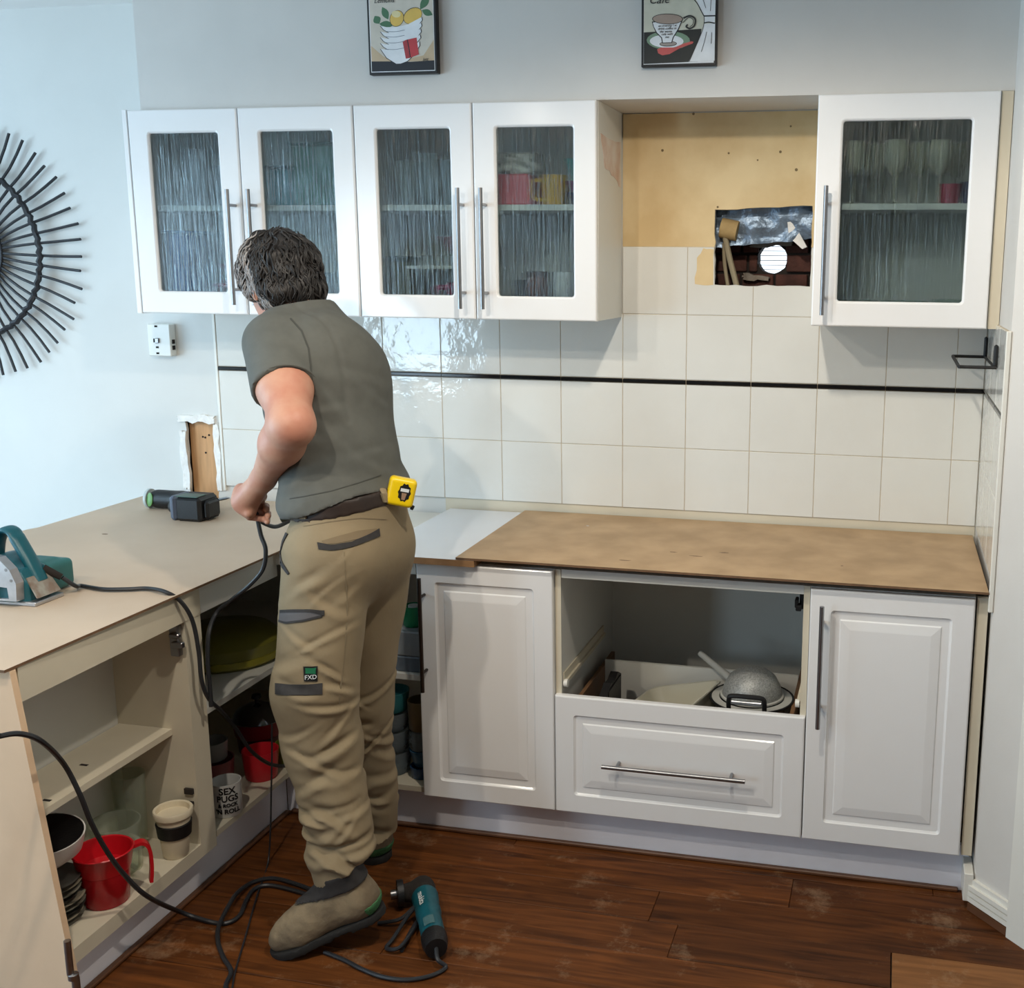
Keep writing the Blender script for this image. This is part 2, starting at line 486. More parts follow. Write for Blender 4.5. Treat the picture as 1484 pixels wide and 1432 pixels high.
# painted stained panel behind the missing hood
NP = [(-.002, 1.688), (.594, 1.688), (.594, 2.072), (-.002, 2.072)]
hole = [p for p in VENT if p[1] > 1.688]
hx = sorted(hole, key=lambda p: p[0])
obj('stained_hood_panel', prism([(-.002, 1.688), (.280, 1.688)] + [p for p in VENT if p[1] > 1.69][::-1] + [(.567, 1.688), (.594, 1.688), (.594, 2.072), (-.002, 2.072)], .003, .008, 'y'), M_NICHE, wb)
obj('grout_bed', join(box(-1.4, 1.08, .002, .008, .8775, 1.4856), box(-.002, .280, .002, .008, 1.4856, 1.688), box(.28, .594, .002, .008, 1.4856, 1.572)), M_GROUT, wb)
ROWS = [(.8785, 1.0735), (1.0755, 1.2725), (1.2885, 1.4846)]
g = .001
for z0, z1 in ROWS:
    for k in range(-7, 6):
        xa, xb = k * .2 + g, min((k + 1) * .2 - g, 1.079)
        obj('tile', box(xa, xb, 0., .004, z0, z1, .0012), M_TILE, wb)
obj('tile', box(0 - .001, .199, 0, .004, 1.4866, 1.686, .0012), M_TILE, wb)
obj('tile', prism([(.201, 1.4866), (.399, 1.4866), (.399, 1.573), (.283, 1.576), (.279, 1.686), (.201, 1.686)], 0, .004), M_TILE, wb)
obj('tile', prism([(.401, 1.4866), (.593, 1.4866), (.593, 1.686), (.570, 1.686), (.568, 1.574), (.401, 1.573)], 0, .004), M_TILE, wb)
for k in range(-7, 6):
    xa, xb = k * .2 + g, min((k + 1) * .2 - g, 1.079)
    prof = [(.004, 1.2735), (-.001, 1.2740), (-.003, 1.2765), (-.003, 1.2845), (-.001, 1.2868), (.004, 1.2873)]
    obj('border_tile', prism(prof, xa, xb, 'x'), M_BLACKTILE, wb)
obj('tile_edge_trim', box(-1.411, -1.401, -.001, .008, .86, 1.4856, .0015), M_TRIM, wb)
obj('brown_stain_patch', prism(jag([(.223, 1.578), (.279, 1.576), (.279, 1.680), (.247, 1.684), (.228, 1.655)], .003, 4), -.0006, .0002), M_NICHE, wb)
obj('plaster_strip', box(-.6, 1.08, .0045, .008, .835, .8775), M_CREAM, wb)
# things seen through the vent opening: foil, brick leaf, timber, duct hole to daylight
for i, (xx, w_) in enumerate(((.02, .05), (.60, .05))):
    obj('wall_stud', box(xx, xx + w_, .022, .11, 1.45, 2.1), M_TIMBER, wb)
fo = []
nx, nz = 26, 12
for j in range(nz + 1):
    for i in range(nx + 1):
        x = .27 + .31 * i / nx; z = 1.715 + .11 * j / nz - .03 * (1 - i / nx) * (1 - j / nz)
        fo.append((x, .052 + .016 * mnoise.noise(Vector((x * 22, z * 30, 1))) + .01 * (1 - j / nz), z + .006 * mnoise.noise(Vector((x * 40, 3, z * 40)))))
ff = [(j * (nx + 1) + i, j * (nx + 1) + i + 1, (j + 1) * (nx + 1) + i + 1, (j + 1) * (nx + 1) + i) for j in range(nz) for i in range(nx)]
fb = [(p[0], p[1] + .002, p[2]) for p in fo]; k0 = len(fo)
obj('foil_insulation', (fo + fb, ff + [tuple(i + k0 for i in reversed(q)) for q in ff]), M_FOIL, wb, True)
# brick leaf with a knocked-out opening around the duct outlet
ocx, ocz, orr = .436, 1.655, .046
for r_ in range(6):
    zb0 = 1.50 + r_ * .058
    off = .085 if r_ % 2 else .0
    for c_ in range(7):
        xb0 = .10 + off + c_ * .105 - .05
        bx0, bx1, bz0, bz1 = xb0, xb0 + .097, zb0, zb0 + .05
        # bricks around the hole are broken back to its rim
        if bz1 > ocz - orr and bz0 < ocz + orr and bx1 > ocx - orr and bx0 < ocx + orr:
            zc = min(max(ocz, bz0), bz1)
            hw = math.sqrt(max(orr ** 2 - (zc - ocz) ** 2, (.3 * orr) ** 2))
            for a, b in ((bx0, min(bx1, ocx - hw)), (max(bx0, ocx + hw), bx1)):
                if b - a > .008: obj('brick', box(a, b, .15 + rng.uniform(-.006, .006), .24, bz0, bz1, .003), M_BRICK, wb)
            continue
        obj('brick', box(bx0, bx1, .15 + rng.uniform(-.008, .008), .24, bz0, bz1, .003), M_BRICK, wb)
ringp = [(ocx + (orr + .001) * math.cos(a) * (1 + rng.uniform(-.06, .03)), ocz + (orr + .001) * math.sin(a) * (1 + rng.uniform(-.06, .03))) for a in np.linspace(0, 2 * math.pi, 22, endpoint=False)]
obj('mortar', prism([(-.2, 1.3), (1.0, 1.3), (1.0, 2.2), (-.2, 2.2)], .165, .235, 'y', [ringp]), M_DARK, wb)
for i in range(6):
    z = ocz - orr + .012 + i * .0145
    obj('vent_louvre', box(ocx - orr - .01, ocx + orr + .01, .25, .262, z, z + .0022), M_ALU, wb)
obj('cavity_light_seal', join(box(-.2, 1.0, .02, .235, 2.2, 2.21), box(-.2, 1.0, .02, .235, 1.29, 1.3), box(-.21, -.2, .02, .235, 1.29, 2.21), box(1.0, 1.01, .02, .235, 1.29, 2.21)), M_DARK, wb)  # dark plates closing the gap between plaster and brick
obj('cavity_timber', tube([(.292, .05, 1.745), (.342, .05, 1.735)], .030, 12), mat('weathered_timber', (168, 142, 96), .8, var=.15, vscale=20), wb, True)
obj('cavity_timber', tube(spline([(.305, .045, 1.72), (.318, .05, 1.66), (.345, .04, 1.57)]), .009, 8), mat('old_conduit', (150, 138, 112), .6), wb, True)
obj('cavity_timber', tube(spline([(.300, .06, 1.70), (.303, .06, 1.64), (.318, .05, 1.56)]), .006, 8), MATS['old_conduit'], wb, True)
obj('broken_mortar', prism(jag([(.365, 1.705), (.50, 1.71), (.50, 1.695), (.37, 1.69)], .004, 5), .135, .155), mat('grey_mortar', (128, 118, 106), .9, var=.2, vscale=40, bump=.4), wb)
obj('broken_mortar', prism(jag([(.35, 1.612), (.43, 1.60), (.43, 1.588), (.35, 1.592)], .004, 5), .13, .155), MATS['grey_mortar'], wb)
obj('broken_mortar', prism([(.490, 1.762), (.505, 1.764), (.522, 1.738), (.550, 1.690), (.536, 1.684), (.503, 1.712), (.493, 1.735)], .06, .085), M_PLASTER, wb)
for (u, v, r_) in ((1056, 222, .003), (1131, 220, .004), (1154, 246, .0045), (960, 218, .004), (1098, 232, .0025), (1040, 300, .003), (1005, 165, .004), (1146, 183, .003)):
    c_ = aty(u, v, .0025); obj('grime_spot', tube([(c_[0], .0018, c_[2]), (c_[0], .0035, c_[2])], r_, 8), mat('grime', (120, 100, 70), .8), wb)
# broken plaster hole by the peninsula: stud and ragged plaster lips
obj('exposed_stud', box(-1.520, -1.437, .024, .10, .70, 1.2), M_TIMBER, wb)
obj('exposed_stud', box(-1.545, -1.524, .03, .10, .70, 1.2), M_TIMBER, wb)
for (x0, x1, z0, z1) in ((-1.566, -1.540, .86, 1.06), (-1.568, -1.43, 1.092, 1.116), (-1.434, -1.418, .86, 1.09)):
    obj('ragged_plaster_lip', prism(jag([(x0, z0), (x1, z0), (x1, z1), (x0, z1)], .005, 7), -.0005 + rng.uniform(-.001, .001), .012), M_PLASTER, wb)
obj('cavity_light_seal', join(box(-1.66, -1.36, .11, .12, .6, 1.3), box(-1.66, -1.65, .02, .11, .6, 1.3), box(-1.37, -1.36, .02, .11, .6, 1.3), box(-1.65, -1.37, .02, .11, 1.29, 1.3), box(-1.65, -1.37, .02, .11, .6, .61)), M_DARK, wb)  # dark box added behind the hole to block light from the sky
for px, pz in ((-1.492, 1.04), (-1.483, 1.038), (-1.468, 1.047), (-1.485, .985)):
    obj('nail_hole', tube([(px, .0225, pz), (px, .030, pz)], .0035, 8), M_DARK, wb)

# bulkhead over the wall cabinets
struct('wall_upper', box(-1.42, 1.30, -.27, .006, 2.0745, CEIL), M_WALL)
struct('ceiling', box(LWX, 2.3, RWY, .1, CEIL, CEIL + .08), M_CEIL)
# right side: tiled return, angled wall, skirting, door trim
wr = struct('wall_right', prism([(1.088, .006), (1.088, -.604), (1.175, -.700), (1.95, -1.56), (2.05, -1.56), (2.05, .006)], 0, CEIL, 'z'), M_WALL)
obj('grout_bed', box(1.082, 1.088, -.598, .0, .8775, 1.4856), M_GROUT, wr)
for z0, z1 in ROWS:
    for k in range(3):
        obj('tile', box(1.080, 1.084, -.2 * k - .199, -.2 * k - .003, z0, z1, .0012), M_TILE, wr)
for k in range(3):
    obj('border_tile', box(1.0775, 1.084, -.2 * k - .199, -.2 * k - .003, 1.2745, 1.2865, .002), M_BLACKTILE, wr)
obj('tile_edge_trim', box(1.077, 1.089, -.610, -.600, .80, 1.487, .002), M_TRIM, wr)
dx, dy = .667, -.745
def along(s, off=0.):   # point on the angled wall face, off = outwards from the wall
    return (1.088 + dx * s + dy * off, -.604 + dy * s - dx * off)
def board(s0, s1, o0, o1, z0, z1, name, m, parent, kind=None):
    v, f = prism([along(s0, o0), along(s1, o0), along(s1, o1), along(s0, o1)], z0, z1, 'z')
    return obj(name, (v, f), m, parent)
bb = struct('baseboard_right', prism([along(-.004, .0), along(.132, .0), along(.132, .010), along(-.004, .010)], .022, .084, 'z'), M_TRIM)
for i, z in enumerate((.024, .040, .056)):
    board(-.0035, .1315, .009, .0175, z, z + .0125, 'skirting_reed', M_TRIM, bb)
obj('skirting_return', box(1.062, 1.086, -.614, -.50, .022, .10, .002), M_TRIM, bb)
board(.0, .130, 0, .019, 0.0005, .021, 'floor_bead', mat('stained_bead', (96, 62, 40), .5, var=.15, vscale=12), bb)
tr = struct('trim_1', prism([along(.134, -.0), along(.215, 0), along(.215, .022), along(.134, .022)], 0, 2.12, 'z'), M_TRIM)
d1 = struct('door_1', prism([along(.23, -.0), along(1.0, 0), along(1.0, .012), along(.23, .012)], .005, 2.08, 'z'), M_TRIM)
struct('trim_2', prism([along(1.01, -.0), along(1.09, 0), along(1.09, .022), along(1.01, .022)], 0, 2.12, 'z'), M_TRIM)
# room shell behind the camera with the two daylight openings
M_WALLD = mat('wall_taupe_low_bounce', (124, 116, 108), .8, var=.03)  # unseen walls: tone made darker so they bounce less fill light
struct('wall_east', box(1.95, 2.05, RWY, -1.56, 0, CEIL), M_WALLD)
struct('wall_left', prism([(RWY, 0), (.0, 0), (.0, CEIL), (RWY, CEIL)], LWX - .1, LWX, 'x', [[(-3.3, .15), (-.9, .15), (-.9, 2.15), (-3.3, 2.15)]]), M_WALLW)
struct('wall_rear', prism([(LWX, 0), (2.05, 0), (2.05, CEIL), (LWX, CEIL)], RWY - .1, RWY, 'y', [[(-3.49, .71), (-2.76, .71), (-2.76, 2.09), (-3.49, 2.09)]]), M_WALLD)
w1 = struct('window_1', prism([(-3.36, .09), (-.84, .09), (-.84, 2.21), (-3.36, 2.21)], LWX, LWX + .02, 'x', [[(-3.3, .15), (-.9, .15), (-.9, 2.15), (-3.3, 2.15)]]), M_TRIM)
obj('mullion', box(LWX - .03, LWX + .02, -2.13, -2.07, .15, 2.15), M_TRIM, w1)
w2 = struct('window_2', prism([(-3.55, .65), (-2.70, .65), (-2.70, 2.15), (-3.55, 2.15)], RWY, RWY + .02, 'y', [[(-3.49, .71), (-2.76, .71), (-2.76, 2.09), (-3.49, 2.09)]]), M_TRIM)
obj('mullion', box(-3.49, -2.76, RWY - .03, RWY + .02, 1.48, 1.52), M_TRIM, w2)
# ceiling downlights
M_LED = bpy.data.materials.new('lamp_glow'); M_LED.use_nodes = True
_b = M_LED.node_tree.nodes['Principled BSDF']; _b.inputs['Emission Color'].default_value = (1, .9, .75, 1); _b.inputs['Emission Strength'].default_value = 6
for i, (p, e) in enumerate(LAMPS):
    t = thing('ceiling_downlight', ['round ceiling downlight above the peninsula side of the floor', 'round ceiling downlight nearest the wall cabinets', 'added fill downlight on the ceiling farthest from the kitchen wall'][i], 'downlight', (p[0], p[1], CEIL - .012))
    obj('bezel', lathe([(.062, .012), (.062, .004), (.05, 0), (.046, .004), (.046, .0118)], (p[0], p[1], CEIL - .012), 24), M_TRIM, t, True)
    obj('lens', lathe([(.045, .011), (.045, .0085), (.001, .0085)], (p[0], p[1], CEIL - .012), 20), M_LED, t)
    d = bpy.data.lights.new('downlight_lamp', 'SPOT'); d.energy = e; d.color = LAMP_COL; d.shadow_soft_size = .035
    d.spot_size = math.radians(172); d.spot_blend = .42
    o = bpy.data.objects.new('downlight_lamp', d); o.location = (p[0], p[1], p[2] - .02); COL.objects.link(o)

# ================================================================== CABINETS
def bar_handle(p0, p1, out, parent, inset=.045, r=.006, m=None, stand=.036):
    """p0,p1 bar ends; out = vector from the bar back to the door face"""
    m = m or M_STEEL
    p0, p1, out = np.array(p0), np.array(p1), np.array(out)
    d = (p1 - p0) / np.linalg.norm(p1 - p0)
    vf = join(tube([p0, p1], r, 12), *[tube([q, q + out], r * .8, 8) for q in (p0 + d * inset, p1 - d * inset)])
    return obj('handle', vf, m, parent, True)
def frame_door(x0, x1, z0, z1, yf, th, st, parent):
    """glass door: frame with routed inner lip facing -Y, pane, and returns the frame"""
    r = .008
    def R(ins, y, rad): return [(x, y, z) for x, z in rrect(x0 + ins, x1 - ins, z0 + ins, z1 - ins, rad)]
    b = .004
    rings = [R(0, yf + th, .0015), R(0, yf + b, .0015), R(b * .4, yf + b * .3, .002), R(b, yf, .003), R(st - .006, yf, r + .004), R(st - .0025, yf + .002, r + .002), R(st, yf + .006, r), R(st, yf + th, r)]
    n = len(rings[0]); V = [p for q in rings for p in q]; F = []
    K = len(rings)
    for k in range(K):
        k2 = (k + 1) % K
        for i in range(n):
            j = (i + 1) % n
            F.append((k * n + i, k * n + j, k2 * n + j, k2 * n + i))
    o = obj('door', fixn(V, F), M_DOOR, parent)
    obj('glass_pane', box(x0 + st - .004, x1 - st + .004, yf + .009, yf + .013, z0 + st - .004, z1 - st + .004), M_GLASS, o)
    return o
def routed_door(x0, x1, z0, z1, yf, th, parent, name='door'):
    def R(ix, y, rad): return [(x, y, z) for x, z in rrect(x0 + ix, x1 - ix, z0 + ix, z1 - ix, rad)]
    b = .004; g = .053
    rings = [R(0, yf + th, .0015), R(0, yf + b, .0015), R(b * .4, yf + b * .3, .002), R(b, yf, .003),
             R(g, yf, .010), R(g + .002, yf + .003, .009), R(g + .006, yf + .006, .006), R(g + .024, yf + .0065, .002),
             R(g + .027, yf + .0035, .001), R(g + .030, yf + .003, .001), R(g + .046, yf + .0005, .001), R(g + .05, yf, .001)]
    return obj(name, ringloft(rings), M_DOOR, parent)
def carcass(x0, x1, y0, y1, z0, z1, t=.016, back=True, top=True):
    p = [box(x0, x0 + t, y0, y1, z0, z1), box(x1 - t, x1, y0, y1, z0, z1), box(x0 + t, x1 - t, y0, y1, z0, z0 + t)]
    if top: p.append(box(x0 + t, x1 - t, y0, y1, z1 - t, z1))
    if back: p.append(box(x0 + t, x1 - t, y1 - .006, y1, z0 + t, z1 - t))
    return join(*p)
YU, UB, UT = -.2864, 1.4745, 2.0737
Ux = [-1.458, -1.093, -.7256, -.3653, -.0035]
ST = .067
for ci, (xa, xm, xb, lab) in enumerate(((Ux[0], Ux[1], Ux[2], 'white two-door wall cabinet with rain glass beside the sunburst mirror wall'),
                                        (Ux[2], Ux[3], Ux[4], 'white two-door wall cabinet with rain glass next to the missing rangehood gap'))):
    t = thing('wall_cabinet', lab, 'cabinet', ((xa + xb) / 2, -.14, UB), 'wall cabinets with glass doors')
    obj('body', carcass(xa, xb - .0005, YU + .02, -.002, UB + .001, UT), M_CARC, t)
    if ci == 0:
        obj('end_panel', box(-1.476, -1.4605, YU + .002, .006, UB - .002, UT + .001, .001), M_DOOR, t)
    else:
        obj('stained_label_patch', prism(jag([(-.245, 1.99), (-.02, 1.99), (-.02, 1.86), (-.10, 1.885), (-.20, 1.90)], .006, 4), Ux[4] - .0003, Ux[4] + .0008, 'x'), mat('rusty_stain', (206, 176, 158), .6, col2=(224, 214, 204), vscale=14), t)
    obj('shelf', box(xa + .017, xb - .017, YU + .035, -.010, 1.782, 1.798), M_CARC, t)
    for a, b, hx in ((xa, xm, None), (xm, xb, None)):
        d = frame_door(a + .0018, b - .0018, UB, UT - .001, YU, .018, ST, t)
    ds = [c for c in t.children if c.name.startswith('door')]
    hx = (-1.1145, -1.047) if ci == 0 else (-.397, -.329)
    for d, x in zip(ds, hx):
        bar_handle((x, YU - .040, 1.505), (x, YU - .040, 1.840), (0, .041, 0), d)
t = thing('wall_cabinet', 'white single-door wall cabinet with rain glass above the wire towel holder', 'cabinet', (.82, -.14, UB), 'wall cabinets with glass doors')
obj('body', carcass(.597, 1.056, YU + .02, -.002, UB + .001, UT), M_CARC, t)
obj('shelf', box(.614, 1.039, YU + .035, -.010, 1.782, 1.798), M_CARC, t)
d = frame_door(.5955, 1.055, UB, UT - .001, YU, .018, ST, t)
bar_handle((.6265, YU - .040, 1.505), (.6265, YU - .040, 1.840), (0, .041, 0), d)
obj('filler_strip', box(1.0575, 1.0865, -.272, -.256, UB, UT), M_CREAM, t)

# ---- base run along the back wall
YF, DT, DB, CT = -.591, .827, .1327, .8265
t = thing('base_cabinet', 'white routed-door base cabinet beside the open corner shelves', 'cabinet', (-.24, -.3, 0), 'base cabinets on the back wall')
obj('body', carcass(-.428, -.0455, YF + .02, -.010, DB - .002, CT), M_CARC, t)
d = routed_door(-.4384, -.0466, DB, DT - .002, YF, .018, t)
bar_handle((-.4155, YF - .032, .461), (-.4155, YF - .032, .789), (0, .033, 0), d, .055, .0055, mat('dark_steel', (70, 62, 58), .35, .9))
t = thing('drawer_cabinet', 'wide base cabinet with an open top and one deep drawer', 'cabinet', (.3, -.3, 0), 'base cabinets on the back wall')
obj('body', carcass(-.0445, .6395, YF + .02, -.010, DB - .002, CT, top=False), M_CARC, t)
for x_ in (-.0445, .6235): obj('front_edging', box(x_, x_ + .016, YF + .0185, YF + .0199, DB, CT), M_CREAM, t)
obj('top_rail', box(-.028, .623, YF + .021, YF + .10, .803, CT), M_CARC, t)
fr = routed_door(-.0435, .6385, DB, .475, YF, .018, t, 'drawer_front')
bar_handle((.099, YF - .036, .2965), (.490, YF - .036, .2965), (0, .037, 0), fr, .04, .006)
db = obj('drawer_box', join(box(-.005, .006, YF + .018, -.12, .19, .44), box(.59, .601, YF + .018, -.12, .19, .44), box(.006, .59, YF + .018, -.13, .19, .20)), mat('drawer_brown', (120, 88, 60), .6, var=.1), t)
obj('drawer_back', box(.006, .59, -.24, -.23, .20, .455), M_CARC, t)
for x in (-.028, .6225):
    s = 1 if x < 0 else -1
    rn = obj('drawer_runner', join(box(x, x + s * .010, YF + .03, -.14, .497, .507), box(x, x + s * .004, YF + .03, -.14, .50, .530)), M_CREAM, t)
    obj('runner_roller', tube([(x + s * .002, YF + .034, .500), (x + s * .013, YF + .034, .500)], .011, 12), M_TRIM, rn, True)
t = thing('base_cabinet', 'white routed-door base cabinet against the angled wall', 'cabinet', (.85, -.3, 0), 'base cabinets on the back wall')
obj('body', carcass(.6405, 1.050, YF + .02, -.010, DB - .002, CT), M_CARC, t)
d = routed_door(.6415, 1.0485, DB, DT - .002, YF, .018, t)
bar_handle((.674, YF - .036, .463), (.674, YF - .036, .791), (0, .037, 0), d, .05, .006)
obj('filler_strip', box(1.0535, 1.080, YF + .014, YF + .03, DB - .002, CT), M_CREAM, t)
# hinge seen in the drawer opening
def hinge(name, loc, nrm, parent=None, s=1.):
    x, y, z = loc
    vf = join(box(x - .004, x + .004, y - .026 * s, y + .026 * s, z - .006 * s, z + .006 * s, .001), box(x - .011, x + .011, y - .010 * s, y + .010 * s, z - .020 * s, z + .020 * s, .002),
              tube([(x, y + .012 * s, z), (x + .016 * nrm, y + .022 * s, z)], .007, 10))
    return obj(name, vf, M_BLACK, parent)
o = thing('pull_out_bracket', 'black plastic bracket fixed inside the drawer opening', 'bracket', (.6235, -.50, .765))
obj('bracket_body', join(box(.6085, .6232, -.52, -.475, .745, .80, .006), box(.600, .615, -.535, -.505, .745, .760, .002)), M_BLACK, o)
obj('bracket_clip', box(.597, .606, -.53, -.50, .752, .775, .002), M_BLACK, o)

# kickboards
kb = obj('kickboard', box(-.9095, 1.078, -.527, -.512, .001, .131), M_KICK); tag(kb, 'long white kickboard under the drawer run', 'kickboard')
kb = obj('kickboard', box(-.925, -.910, -1.455, -.530, .001, .111), M_KICK); tag(kb, 'white kickboard under the open peninsula shelves', 'kickboard')
bd = obj('floor_bead', box(-.893, 1.055, -.542, -.5275, .001, .012, .003), MATS['stained_bead']); tag(bd, 'dark timber bead along the drawer run kickboard', 'bead')
bd = obj('floor_bead', box(-.909, -.893, -1.45, -.543, .001, .012, .003), MATS['stained_bead']); tag(bd, 'dark timber bead along the peninsula kickboard', 'bead')

# ---- open corner cabinet (L shaped, doors taken off)
t = thing('corner_cabinet', 'open L-shaped corner cabinet behind the man with doors removed', 'cabinet', (-.8, -.4, .13))
Lp = lambda x1, y1, x0=-1.42, y0=-.93: [(x0, y0), (x1, y0), (x1, y1), (-.4400, y1), (-.4400, -.012), (x0, -.012)]
obj('bottom_board', prism(Lp(-.874, -.572), .134, .150, 'z'), M_CREAM, t)
obj('shelf', prism(Lp(-.90, -.545), .462, .478, 'z'), M_CARC, t)
obj('back_panel', join(box(-1.43, -1.42, -.93, -.006, .134, CT), box(-1.42, -.4400, -.012, -.006, .134, CT)), M_CARC, t)
obj('top_rail', join(box(-.890, -.872, -.932, -.573, .752, CT), box(-.872, -.4400, -.589, -.573, .790, CT)), M_CARC, t)
obj('top_board', box(-.844, -.58, -.572, -.012, .812, .826), M_CARC, t)
# ---- peninsula cabinet
t = thing('peninsula_cabinet', 'open-front peninsula cabinet with one shelf and bare end board', 'cabinet', (-1.1, -1.25, .11))
obj('bottom_board', box(-1.085, -.872, -1.462, -.935, .113, .150), M_CREAM, t)
obj('front_rail', box(-.888, -.870, -1.532, -.935, .752, CT), M_CREAM, t)
obj('divider', join(box(-1.10, -.872, -1.000, -.984, .150, .752), box(-1.10, -.872, -.951, -.935, .150, .752), box(-.888, -.872, -.984, -.951, .150, .752)), M_CREAM, t)
obj('shelf', box(-1.083, -.930, -1.494, -1.0005, .447, .463), M_CREAM, t)
obj('back_panel', box(-1.10, -1.087, -1.458, -1.0, .113, CT), M_CARC, t)
obj('rear_bay', join(box(-1.66, -1.645, -1.45, -.04, .0, CT), box(-1.645, -1.10, -1.452, -1.44, 0, CT), box(-1.645, -1.43, -.055, -.04, 0, CT)), M_CARC, t)
zs = [0.0, CT]
pts = [(-.868, -1.463, 0.), (-1.66, -1.463, 0.), (-1.66, -1.555, CT), (-.868, -1.555, CT)]
vb = pts + [(x, y + .016, z) for x, y, z in pts]
obj('end_panel', fixn(vb, [(0, 1, 2, 3), (4, 5, 6, 7), (0, 1, 5, 4), (1, 2, 6, 5), (2, 3, 7, 6), (3, 0, 4, 7)]), M_PEACH, t)
hg = obj('hinge_plate', join(box(-.905, -.88, -1.018, -1.0005, .665, .745, .002), box(-.895, -.865, -1.026, -1.012, .69, .705, .002), box(-.90, -.872, -1.028, -1.014, .715, .728, .003)), M_STEEL, t)
obj('hinge_plate', join(box(-.905, -.88, -1.008, -1.0005, .290, .306, .001), box(-.898, -.882, -1.008, -1.0005, .262, .270, .001)), M_DARK, t)
for (x, y_) in ((-1.00, -1.23), (-.985, -1.42), (-.955, -1.40)):
    obj('shelf_mark', box(x - .010, x + .010, y_ - .004, y_ + .004, .463, .4636), M_DARK, t)
h = thing('loose_handle', 'polished chrome bar handle standing low beside the bare end board', 'handle', (-.852, -1.49, .04))
obj('bar', tube([(-.856, -1.492, .115), (-.856, -1.492, .195)], .0075, 12), M_STEEL, h, True)
obj('bar', tube([(-.848, -1.488, .0), (-.848, -1.488, .104)], .0085, 12), M_STEEL, h, True)
obj('collar', lathe([(.011, 0), (.011, .012), (.008, .014)], (-.851, -1.490, .103), 16), M_STEEL, h, True)

# ---- worktop sheets
def sheet(poly, z0, z1, name, mt, me_, label, cat, edge=.0):
    o = obj(name, prism(poly, z0, z1, 'z'), mt)
    me = o.data; me.materials.append(me_)
    for p in me.polygons:
        if abs(p.normal.z) < .5: p.material_index = 1
    return tag(o, label, cat)
sheet([(-1.705, -1.567), (-.868, -1.567), (-.846, -.62), (-.846, -.004), (-1.70, -.004), (-1.70, -.52), (-1.712, -.55)], .8275, .8335, 'benchtop_template', M_MDFP, M_MDFE, 'pale fibreboard sheet lying on the peninsula under the power planer', 'board')
M_WSHEET = mat('white_faced_board', (222, 224, 228), .25, var=.01)
sheet([(-.577, -.012), (-.577, -.30), (-.60, -.612), (-.26, -.612), (-.26, -.012)], .8275, .8455, 'white_faced_board', M_WSHEET, mat('board_edge_tan', (150, 112, 74), .7, var=.12, vscale=30), 'white-faced board showing in the corner under the brown sheet', 'board')
sheet([(-.312, -.612), (1.076, -.612), (1.073, -.008), (-.322, -.008)], .8462, .8522, 'benchtop_template', M_MDF, M_MDFE, 'brown fibreboard sheet lying over the drawer run', 'board')
for nm, (u, v), (rx, ry) in (('scuff_mark', (975, 800), (.012, .004)), ('scuff_mark', (1050, 801), (.014, .005)), ('scuff_mark', (852, 762), (.005, .004)), ('scuff_mark', (1010, 806), (.02, .004)), ('scuff_mark', (905, 812), (.02, .004)), ('scuff_mark', (1220, 820), (.004, .004))):
    c_ = atz(u, v, .8524); par = [o for o in COL.objects if o.name == 'benchtop_template.001'][0]
    so = obj(nm, prism([(c_[0] + rx * math.cos(a) * rng.uniform(.6, 1.2), c_[1] + ry * math.sin(a) * rng.uniform(.6, 1.2)) for a in np.linspace(0, 6.28, 12, endpoint=False)], .8518, .8524, 'z'), M_WSHEET if u == 852 else mat('scuff_brown', (118, 96, 74), .8), par)
c_ = atz(152, 774, .8338); par = [o for o in COL.objects if o.name == 'benchtop_template'][0]
obj('scuff_mark', prism([(c_[0] + .010 * math.cos(a), c_[1] + .005 * math.sin(a)) for a in np.linspace(0, 6.28, 10, endpoint=False)], .8330, .8339, 'z'), MATS['scuff_brown'], par)
sp = obj('packing_strip', box(.0, 1.07, -.50, -.44, .8270, .8460), M_MDFE); tag(sp, 'packing strip hidden under the brown fibreboard sheet', 'strip')

# ================================================================== WALL THINGS
# sunburst mirror
mc, mz, mr = -2.318, 1.657, .4415
sm = thing('sunburst_mirror', 'round mirror with long black twig rays hanging on the pale wall', 'mirror', (mc, .0, mz - mr))
M_TWIG = mat('black_twig', (34, 35, 40), .55, var=.25, vscale=30, bump=.2, bscale=120)
obj('mirror_glass', xform(lathe([(.128, 0), (.128, .004), (.124, .006), (.001, .006)], (0, 0, 0), 40), Matrix.Translation((mc, -.012, mz)) @ Matrix.Rotation(math.pi / 2, 4, 'X')), mat('mirror_silver', (235, 238, 240), .02, 1., var=.0), sm)
NS = 51
for k in range(NS):
    a = math.radians(-1.4 + 360 / NS * k + rng.uniform(-.7, .7)); R1 = mr * (1 + rng.uniform(-.03, .012)); bend = rng.uniform(-.012, .012)
    pts = []
    for s_ in np.linspace(.125, R1, 7):
        u = (s_ - .12) / (R1 - .12); aa = a + bend * math.sin(u * 3.0) + .02 * bend
        yy = -.012 - .018 * math.sin(min(u * 1.4, 1) * math.pi) + .001
        pts.append((mc + s_ * math.cos(aa), yy, mz + s_ * math.sin(aa)))
    obj('ray', tube(pts, .0048, 7), M_TWIG, sm, True)
ring = []
for k in range(120):
    a = 2 * math.pi * k / 120
    ring.append((mc + (.288 + .0035 * math.sin(k * 2.6)) * math.cos(a), -.026 - .004 * math.cos(k * 2.6), mz + (.288 + .0035 * math.sin(k * 2.6)) * math.sin(a)))
obj('woven_ring', tube(ring, .0095, 7, closed=True), M_TWIG, sm, True)
obj('inner_hoop', tube([(mc + .130 * math.cos(a), -.018, mz + .130 * math.sin(a)) for a in np.linspace(0, 2 * math.pi, 60, endpoint=False)], .006, 7, closed=True), M_TWIG, sm, True)

